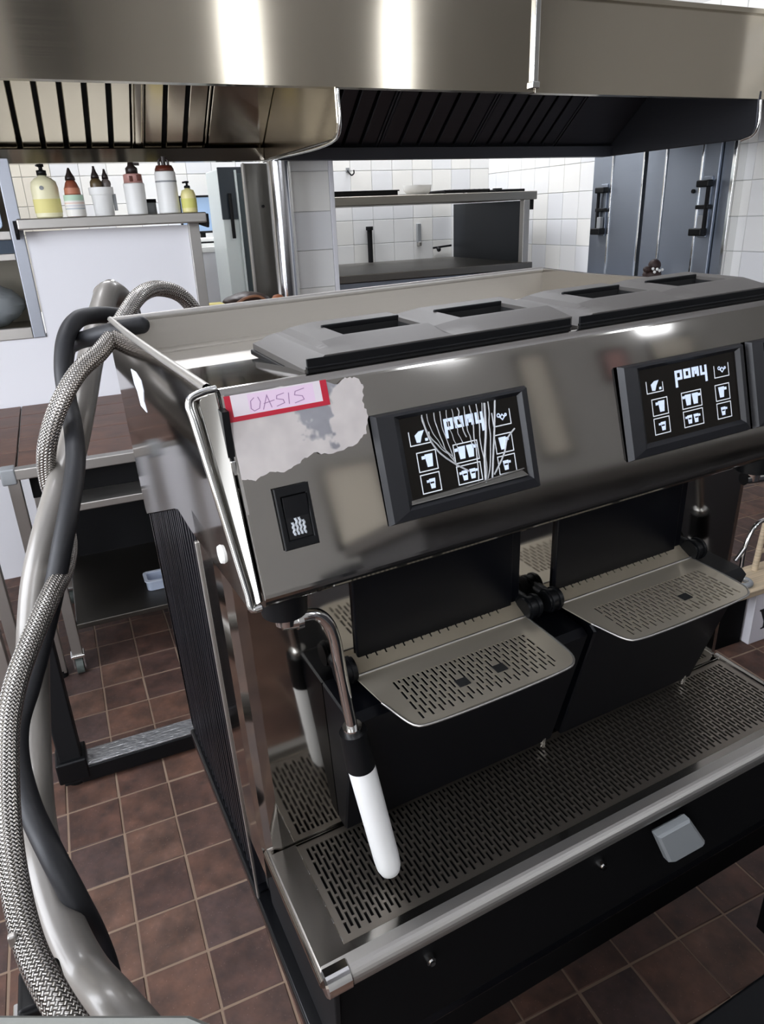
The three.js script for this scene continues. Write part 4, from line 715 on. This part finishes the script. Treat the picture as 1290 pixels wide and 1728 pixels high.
  for (const [a, b, t] of [[0.198, 0.494, 0], [0.503, 0.754, 0.010]]) {
    const g = extX([[-0.5725, 0.99], [-0.553, 0.99], [-0.503, 1.178], [-0.512, 1.184], [-0.5725, 1.184]], a, b, 0.002), p = g.attributes.position;
    for (let i = 0; i < p.count; i++) { const k = Math.max(0, (1.184 - p.getY(i)) / 0.194), m = (a + b) / 2; if (p.getX(i) > m) p.setX(i, p.getX(i) - t * k); else p.setX(i, p.getX(i) + 0.004 * k); }
    g.computeVertexNormals();
    const w = part(E, 'waste_box', g, M.navy, 'deep black waste box');
    part(w, 'box_foot', cyl([b - 0.012 - t, 0.98, -0.556], [b - 0.012 - t, 0.995, -0.556], 0.0045), M.chrome);
  }
  const slots = (x0, x1, z0, z1, pitch, w, len, gap, skip) => { const o = []; let i = 0; for (let x = x0; x <= x1; x += pitch, i++) { const off = i % 2 ? (len + gap) / 2 : 0; for (let z = z0 - off; z < z1; z += len + gap) { const a = Math.max(z, z0), b = Math.min(z + len, z1); if (b - a < 0.004 || (skip && skip(x, (a + b) / 2))) continue; o.push([[x - w / 2, a], [x + w / 2, a], [x + w / 2, b], [x - w / 2, b]]); } } return o; };
  for (const dx of [0, 0.262]) {
    const x0 = 0.226 + dx, x1 = 0.441 + dx, out = [[x0, -0.549], [x1, -0.549], [x1 - 0.004, -0.466], [x1 - 0.012, -0.455], [x1 - 0.02, -0.452], [x0 + 0.03, -0.452], [x0 + 0.019, -0.456], [x0 + 0.006, -0.50]];
    const s = part(E, 'cup_shelf', extY(out, 1.1935, 1.195, 0, slots(x0 + 0.030, x1 - 0.020, -0.523, -0.4605, 0.0055, 0.0030, 0.0142, 0.0028, (x, z) => (Math.abs(x - 0.36 - dx) < 0.008 || (!dx && Math.abs(x - 0.315) < 0.008)) && Math.abs(z + 0.486) < 0.011)), steel(0xcfc6b4, 0.42, { metalness: 0.8 }), 'perforated folding cup shelf');
    const tilt = (g) => g.translate(0, -1.1935, 0.549).rotateX(0.42).translate(0, 1.1945, -0.549);
    part(s, 'shelf_back', tilt(extY([[x0, -0.576], [x1, -0.576], [x1, -0.549], [x0, -0.549]], 1.1925, 1.194, 0, Array.from({ length: 32 }, (_, i) => { const x = x0 + 0.022 + i * 0.0055, b = i % 2 ? -0.568 : -0.564; return [[x - 0.001, -0.5745], [x + 0.001, -0.5745], [x + 0.001, b], [x - 0.001, b]]; }))), steel(0xcfc4ae, 0.4, { metalness: 0.8 }));
    part(s, 'shelf_edge', [tube([[x0 + 0.006, 1.1943, -0.50], [x0 + 0.019, 1.1943, -0.456], [x0 + 0.03, 1.1943, -0.452], [x1 - 0.02, 1.1943, -0.452], [x1 - 0.012, 1.1943, -0.455], [x1 - 0.004, 1.1943, -0.466], [x1, 1.1943, -0.545]], 0.0014, 60, 6), cyl([x0, 1.195, -0.549], [x1, 1.195, -0.549], 0.0016)], M.brushed);
    const sq = (x) => ext([[x - 0.0065, -0.0055], [x + 0.0065, -0.0055], [x + 0.0065, 0.0055], [x - 0.0065, 0.0055]], 0, 0.0012).rotateX(-Math.PI / 2).translate(0, 1.1948, -0.486);
    part(s, 'square_stop', dx ? [sq(0.36 + dx)] : [sq(0.36), sq(0.315)], M.slot);
    for (const [a, b] of [[x0 - 0.018, x0 + 0.001], [x1 - 0.001, x1 + 0.018]]) part(s, 'hinge_knob', [cyl([a, 1.203, -0.553], [b, 1.203, -0.553], 0.0125, 0.0125, 24), cyl([a + 0.003, 1.203, -0.553], [a + 0.006, 1.203, -0.553], 0.0142, 0.0142, 24), cyl([b - 0.006, 1.203, -0.553], [b - 0.003, 1.203, -0.553], 0.0142, 0.0142, 24), cyl([(a + b) / 2, 1.203, -0.5725], [(a + b) / 2, 1.203, -0.553], 0.009)], M.black);
  }
  // steam wands
  function wand(x, swing, label) {
    const gx = (p) => [x + (p[0] - 0.147) * swing[0] + 0, p[1], p[2] + (p[0] - 0.147) * swing[1]];
    const w = part(E, 'steam_wand', [cyl(gx([0.147, 1.352, -0.50]), gx([0.147, 1.328, -0.50]), 0.021, 0.0195, 28)], M.black, label);
    part(w, 'ball_joint', [cyl(gx([0.147, 1.328, -0.50]), gx([0.147, 1.316, -0.50]), 0.0105, 0.0095, 20), cyl(gx([0.143, 1.318, -0.50]), gx([0.157, 1.317, -0.498]), 0.0078), cyl(gx([0.155, 1.317, -0.4985]), gx([0.160, 1.317, -0.4985]), 0.0092)], M.chrome);
    part(w, 'pipe', tube([[0.150, 1.3185, -0.499], [0.162, 1.319, -0.498], [0.174, 1.316, -0.498], [0.183, 1.305, -0.498], [0.188, 1.288, -0.498], [0.1905, 1.262, -0.498], [0.194, 1.225, -0.499], [0.1985, 1.18, -0.499], [0.200, 1.165, -0.499]].map(gx), 0.0057, 70, 14), M.chrome);
    part(w, 'collar', cyl(gx([0.1985, 1.182, -0.499]), gx([0.199, 1.174, -0.499]), 0.0095, 0.0095), M.chrome);
    part(w, 'sleeve', cyl(gx([0.199, 1.176, -0.499]), gx([0.203, 1.132, -0.496]), 0.0135, 0.0145, 24), M.black);
    const a = V(...gx([0.203, 1.134, -0.496])), b = V(...gx([0.2195, 0.998, -0.481])), d = a.clone().sub(b), q = new THREE.Quaternion().setFromUnitVectors(V(0, 1, 0), d.clone().normalize()), Ln = d.length();
    part(w, 'grip_tube', lathe([[0, -0.011], [0.006, -0.0098], [0.0105, -0.006], [0.0128, 0.001], [0.0135, 0.012], [0.0138, Ln], [0, Ln]], 28).applyQuaternion(q).translate(b.x, b.y, b.z), std({ color: 0xdadad8, roughness: 0.4 }), 'white heat-proof grip tube');
  }
  wand(0.147, [1, 0], 'left steam wand with white tube');
  wand(0.722, [2.6, 0.4], 'right steam wand');
  part(E, 'milk_tube', [tube([[0.775, 1.252, -0.50], [0.75, 1.253, -0.498], [0.737, 1.247, -0.496], [0.729, 1.226, -0.496], [0.7305, 1.198, -0.497]], 0.0028, 30, 8), tube([[0.7295, 1.226, -0.496], [0.722, 1.218, -0.496], [0.715, 1.211, -0.496]], 0.0028, 12, 8)], M.chrome);
  // drip tray
  const dt = part(E, 'drip_tray', [extY([[0.117, -0.5715], [0.831, -0.5715], [0.831, -0.42], [0.117, -0.42]], 0.974, 0.980, 0.001, [[[0.1455, -0.5705], [0.8265, -0.5705], [0.8265, -0.437], [0.1455, -0.437]]]), cyl([0.118, 0.9735, -0.58], [0.118, 0.9735, -0.416], 0.0066, 0.0066, 16), cyl([0.830, 0.9735, -0.58], [0.830, 0.9735, -0.416], 0.0066, 0.0066, 16)], M.panel);
  part(dt, 'front_roll', extX([[-0.428, 0.981], ...arc(-0.4195, 0.9685, 0.0125, 80, -88, 12), [-0.428, 0.956]], 0.117, 0.831, 0.0015), M.brushed, 'rounded steel front edge');
  part(dt, 'corner_cap', [extX([[-0.424, 0.9825], ...arc(-0.4193, 0.9685, 0.0139, 76, -88, 12), [-0.428, 0.9545]], 0.1155, 0.143, 0.002)], M.chrome);
  part(dt, 'basin', [box(0.146, 0.826, 0.945, 0.95, -0.57, -0.437), box(0.14, 0.146, 0.945, 0.975, -0.57, -0.437), box(0.826, 0.83, 0.945, 0.975, -0.57, -0.437), box(0.14, 0.81, 0.945, 0.975, -0.437, -0.432)], M.slot);
  part(dt, 'grate', extY([[0.147, -0.569], [0.825, -0.569], [0.825, -0.4385], [0.147, -0.4385]], 0.9755, 0.9778, 0, slots(0.157, 0.817, -0.561, -0.447, 0.0057, 0.0031, 0.0172, 0.003)), M.grate, 'slotted drip grate');
  for (let i = 0; i < 6; i++) part(dt, 'grate_tab', box(0.1445, 0.1478, 0.9765, 0.9795, -0.448 - i * 0.0215, -0.442 - i * 0.0215, 0.0005), M.chrome);
  part(dt, 'grate_rim', [cyl([0.147, 0.9778, -0.4383], [0.825, 0.9778, -0.4383], 0.0013, 0.0013, 8), cyl([0.1468, 0.9778, -0.569], [0.1468, 0.9778, -0.4383], 0.0011, 0.0011, 8)], steel(0xd8cfc0, 0.25));
  part(E, 'lower_front', [box(0.128, 0.822, 0.815, 0.945, -0.435, -0.424, 0.003)], M.pitch);
  part(E, 'drain_lever', ext([[0.524, 0.950], [0.576, 0.950], [0.613, 0.892], [0.608, 0.886], [0.560, 0.887], [0.552, 0.891]], -0.41, -0.396, 0.003), std({ color: 0x84888a, roughness: 0.4 }), 'grey plastic drain lever');
  for (const x of [0.232, 0.463]) part(E, 'screw', [cyl([x, 0.918, -0.4245], [x, 0.918, -0.417], 0.006, 0.005), cyl([x, 0.918, -0.417], [x, 0.918, -0.414], 0.003)], M.chrome);
}

// ---------------------------------------------------------------- hoses and cables at the machine's left
{
  const braid = [[0.217, 1.452, -1.209], [0.202, 1.492, -1.196], [0.182, 1.516, -1.182], [0.149, 1.529, -1.157], [0.119, 1.526, -1.12], [0.09, 1.505, -1.08], [0.07, 1.486, -1.049], [0.044, 1.466, -1.017], [0.012, 1.448, -0.985], [-0.019, 1.412, -0.958], [-0.039, 1.371, -0.952], [-0.048, 1.319, -0.973], [-0.045, 1.275, -0.98], [-0.04, 1.251, -0.929], [-0.048, 1.242, -0.859], [-0.064, 1.239, -0.802], [-0.088, 1.218, -0.749], [-0.106, 1.198, -0.707], [-0.117, 1.178, -0.669], [-0.122, 1.156, -0.627], [-0.124, 1.132, -0.576], [-0.12, 1.116, -0.522], [-0.111, 1.105, -0.469], [-0.098, 1.102, -0.429], [-0.089, 1.096, -0.408], [-0.076, 1.088, -0.383]];
  const grey_ = [[0.123, 1.456, -1.385], [0.117, 1.486, -1.348], [0.102, 1.51, -1.322], [0.086, 1.517, -1.293], [0.071, 1.497, -1.262], [0.05, 1.46, -1.208], [0.031, 1.425, -1.153], [0.012, 1.389, -1.086], [-0.007, 1.355, -1.026], [-0.027, 1.326, -0.966], [-0.046, 1.296, -0.924], [-0.064, 1.263, -0.894], [-0.08, 1.226, -0.877], [-0.094, 1.179, -0.864], [-0.105, 1.132, -0.849], [-0.114, 1.085, -0.819], [-0.121, 1.045, -0.772], [-0.122, 1.03, -0.709], [-0.117, 1.028, -0.647], [-0.11, 1.015, -0.602], [-0.101, 1.004, -0.562], [-0.087, 0.993, -0.522], [-0.066, 1.003, -0.473], [-0.045, 0.988, -0.438], [-0.025, 0.965, -0.404]];
  const black = [[0.112, 1.485, -1.167], [0.077, 1.497, -1.151], [0.051, 1.501, -1.133], [0.027, 1.5, -1.103], [0.008, 1.482, -1.071], [-0.003, 1.447, -1.046], [-0.006, 1.411, -1.029], [-0.006, 1.384, -0.972], [-0.011, 1.354, -0.917], [-0.026, 1.317, -0.874], [-0.043, 1.278, -0.847], [-0.063, 1.228, -0.83], [-0.084, 1.184, -0.806], [-0.105, 1.148, -0.771], [-0.12, 1.126, -0.742], [-0.124, 1.108, -0.705], [-0.118, 1.081, -0.66], [-0.102, 1.062, -0.606], [-0.089, 1.02, -0.581], [-0.082, 0.956, -0.586], [-0.079, 0.9, -0.583], [-0.082, 0.846, -0.562]];
  const black2 = [[0.103, 1.494, -1.032], [0.082, 1.492, -1.034], [0.059, 1.486, -1.05], [0.037, 1.478, -1.075], [0.02, 1.471, -1.1], [0.007, 1.458, -1.128], [-0.001, 1.432, -1.135], [-0.007, 1.391, -1.127], [-0.008, 1.351, -1.108], [-0.014, 1.305, -1.085], [-0.031, 1.26, -1.039]];
  // woven wire: small crossing strands in relief
  const weave = (u, v) => { const a = (u + v) * 2 % 1, b = (u - v + 2) * 2 % 1, s = Math.abs(Math.sin(a * Math.PI)), t = Math.abs(Math.sin(b * Math.PI)); return (Math.floor((u + v) * 2) + Math.floor((u - v + 2) * 2)) % 2 ? s : t; };
  const WV = [150, 8]; const wt = dataTex(128, 128, (u, v) => grey(0.3 + 0.7 * weave(u, v)), false, [150, 8]);
  const wc = dataTex(128, 128, (u, v) => grey(0.35 + 0.65 * weave(u, v)), true, [150, 8]);
  const bm = std({ color: 0xd0ccc6, metalness: 1, roughness: 0.26, map: wc, bumpMap: wt, bumpScale: 0.0016 });
  const bh = thing('braided_hose', 'steel braided water hose looping over the machine rear to lower left', 'hose', [0.05, 1.3, -0.9]);
  part(bh, 'hose', keep(tube(braid, 0.0116, 420, 20)), bm);
  part(bh, 'ferrule', [cyl([0.2215, 1.425, -1.212], [0.212, 1.468, -1.206], 0.015)], M.chrome);
  part(bh, 'coupling_tab', [box(-0.1245, -0.118, 1.108, 1.12, -0.477, -0.471, 0.002)], M.brushed);
  const gm = phys({ color: 0x9a958e, roughness: 0.42, metalness: 0.25, clearcoat: 0.35, clearcoatRoughness: 0.15, map: dataTex(64, 64, (u, v) => grey(0.62 + 0.38 * fbm(u * 0.5, v, 6, 71, 4)), true, [2, 1]) });
  const gh = thing('drain_hose', 'thick smooth grey drain hose hanging between braided hose and black cable', 'hose', [0.0, 1.3, -0.9]);
  const gg = tube(grey_, 0.019, 300, 24), gp = gg.attributes.position;
  part(gh, 'hose', keep(gg), gm);
  part(gh, 'clamp', [cyl([0.1, 1.509, -1.392], [0.087, 1.505, -1.367], 0.0232, 0.0232, 28)], M.chrome, 'steel hose clamp');
  solo('power_cable', 'thick black rubber cable looping left of the machine to the floor side', 'cable', tube(black, 0.0118, 300, 16), M.rubber, [0, 1.3, -0.9]);
  solo('power_cable', 'short black cable strand hooked over the machine rear corner', 'cable', [tube(black2, 0.0115, 120, 16), new THREE.SphereGeometry(0.0115, 16, 12).translate(0.103, 1.494, -1.032)], M.rubber, [0.05, 1.45, -1.1]);
  const cb = thing('cable_plug', 'black plug body behind the braided hose at bottom left', 'plug', [-0.108, 1.03, -0.44]);
  part(cb, 'plug_body', [box(-0.124, -0.094, 1.03, 1.088, -0.47, -0.43, 0.005)], M.black);
  part(cb, 'plug_edge', [box(-0.1275, -0.123, 1.035, 1.083, -0.445, -0.43, 0.0015)], M.chrome);
}
// ---------------------------------------------------------------- near counter edge, things at the right
{
  const c = thing('near_counter', 'grey counter edge below the hoses at the bottom left', 'counter', [-0.3, 0, -0.38]);
  const out = [[-0.6, -0.59], [-0.106, -0.346], [-0.05, -0.319], [-0.006, -0.298], [0.004, -0.288], [0.0, -0.272], [-0.1, -0.2], [-0.6, -0.3]];
  part(c, 'worktop', extY(out, 1.186, 1.2, 0.003), std({ color: 0x7f817c, roughness: 0.45, metalness: 0.4 }));
  part(c, 'support_post', box(-0.42, -0.36, 0, 1.187, -0.43, -0.37, 0.004), M.greyPlastic);
  const k = thing('right_counter', 'black counter edge in the bottom right corner', 'counter', [0.72, 0.04, -0.1], { machine: true });
  part(k, 'worktop', box(0.36, 1.3, 0.77, 0.80, -0.288, 0.15, 0.004), M.black);
  part(k, 'counter_body', box(0.38, 1.28, 0.04, 0.77, -0.27, 0.14), M.blackMatt);
  const bb = thing('light_blocker_unit', 'added dark unit behind the camera blocking light from the right floor', 'bar unit', [2.4, 0, 0.6]);  // unseen unit added to block window light from the right floor
  part(bb, 'carcass', box(0.75, 4.2, 0.06, 1.45, 0.42, 0.8, 0.006), std({ color: 0x39383a, roughness: 0.6 })); part(bb, 'blocker_top', box(0.72, 4.23, 1.45, 1.49, 0.38, 0.83, 0.006), std({ color: 0x4a4643, roughness: 0.4 }));
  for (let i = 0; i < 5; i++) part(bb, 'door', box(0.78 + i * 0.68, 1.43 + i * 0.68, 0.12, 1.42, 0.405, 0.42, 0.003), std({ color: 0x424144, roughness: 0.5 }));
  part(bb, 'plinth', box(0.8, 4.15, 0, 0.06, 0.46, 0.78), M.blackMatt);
  const bx = thing('printed_carton', 'white carton with bold black letters right of the machine', 'carton', [2.42, 0, -1.8]);
  const cv = document.createElement('canvas'); cv.width = 512; cv.height = 256; const x = cv.getContext('2d'); x.fillStyle = '#eceaf0'; x.fillRect(0, 0, 512, 256); x.fillStyle = '#16181f'; x.font = 'bold 150px serif'; x.save(); x.translate(20, 200); x.rotate(-0.05); x.fillText('YCO', 20, 0); x.restore();
  const tx = new THREE.CanvasTexture(cv); tx.colorSpace = THREE.SRGBColorSpace;
  part(bx, 'carton', box(2.235, 2.62, 0.0, 0.235, -1.76, -1.62, 0.004), std({ color: 0xe8e6ea, roughness: 0.7 }));
  part(bx, 'printed_front', keep(new THREE.PlaneGeometry(0.375, 0.225).translate(2.4275, 0.118, -1.6185)), std({ map: tx, roughness: 0.7 }));
  const pl = thing('wooden_board', 'pale wooden board lying on the white carton', 'board', [2.4, 0.235, -1.75]);
  const wood = std({ roughness: 0.6, map: dataTex(64, 256, (u, v) => { const s = 0.9 + 0.15 * (vnoise(u * 3, v * 60, 60, 4) - 0.5); return [0.86 * s, 0.78 * s, 0.66 * s]; }, true, [2, 4]) });
  part(pl, 'board', box(2.06, 2.75, 0.236, 0.262, -1.76, -1.6, 0.004), wood); part(pl, 'end_strip', box(2.052, 2.062, 0.234, 0.264, -1.76, -1.6, 0.002), wood);
  const cr = thing('shadow_crate', 'black box standing in for the shadow left of the white carton', 'crate', [2.1, 0, -1.75]);  // black box in place of the shadow beside the carton
  part(cr, 'shadow_side', [box(1.99, 2.225, 0.0, 0.225, -1.66, -1.65, 0.003), box(1.99, 2.225, 0.0, 0.225, -1.86, -1.85, 0.003), box(1.99, 2.0, 0.0, 0.225, -1.85, -1.66, 0.003), box(2.215, 2.225, 0.0, 0.225, -1.85, -1.66, 0.003)], M.pitch); part(cr, 'shadow_base', box(2.0, 2.215, 0.004, 0.014, -1.85, -1.66), M.blackMatt);
  const rg = thing('metal_ring', 'small silver ring lying on the pale board', 'ring', [2.19, 0.258, -1.68]);
  part(rg, 'ring', new THREE.TorusGeometry(0.03, 0.011, 12, 30).rotateX(Math.PI / 2).translate(2.19, 0.272, -1.66), M.greyPlastic); part(rg, 'inner_lip', new THREE.TorusGeometry(0.02, 0.003, 8, 24).rotateX(Math.PI / 2).translate(2.19, 0.277, -1.66), M.brushed);
  const ts = thing('trestle', 'small pale wooden trestle standing on the board', 'trestle', [2.36, 0.262, -1.72]);
  part(ts, 'leg', cyl([2.33, 0.262, -1.72], [2.345, 0.48, -1.72], 0.012, 0.01), wood); part(ts, 'leg', cyl([2.42, 0.262, -1.72], [2.36, 0.48, -1.72], 0.012, 0.01), wood); part(ts, 'cross_bar', cyl([2.335, 0.34, -1.72], [2.40, 0.34, -1.72], 0.009), wood);
}

scene.traverse((o) => { if (o.isLight && !o.isRectAreaLight) o.castShadow = true; });
renderer.render(scene, camera);
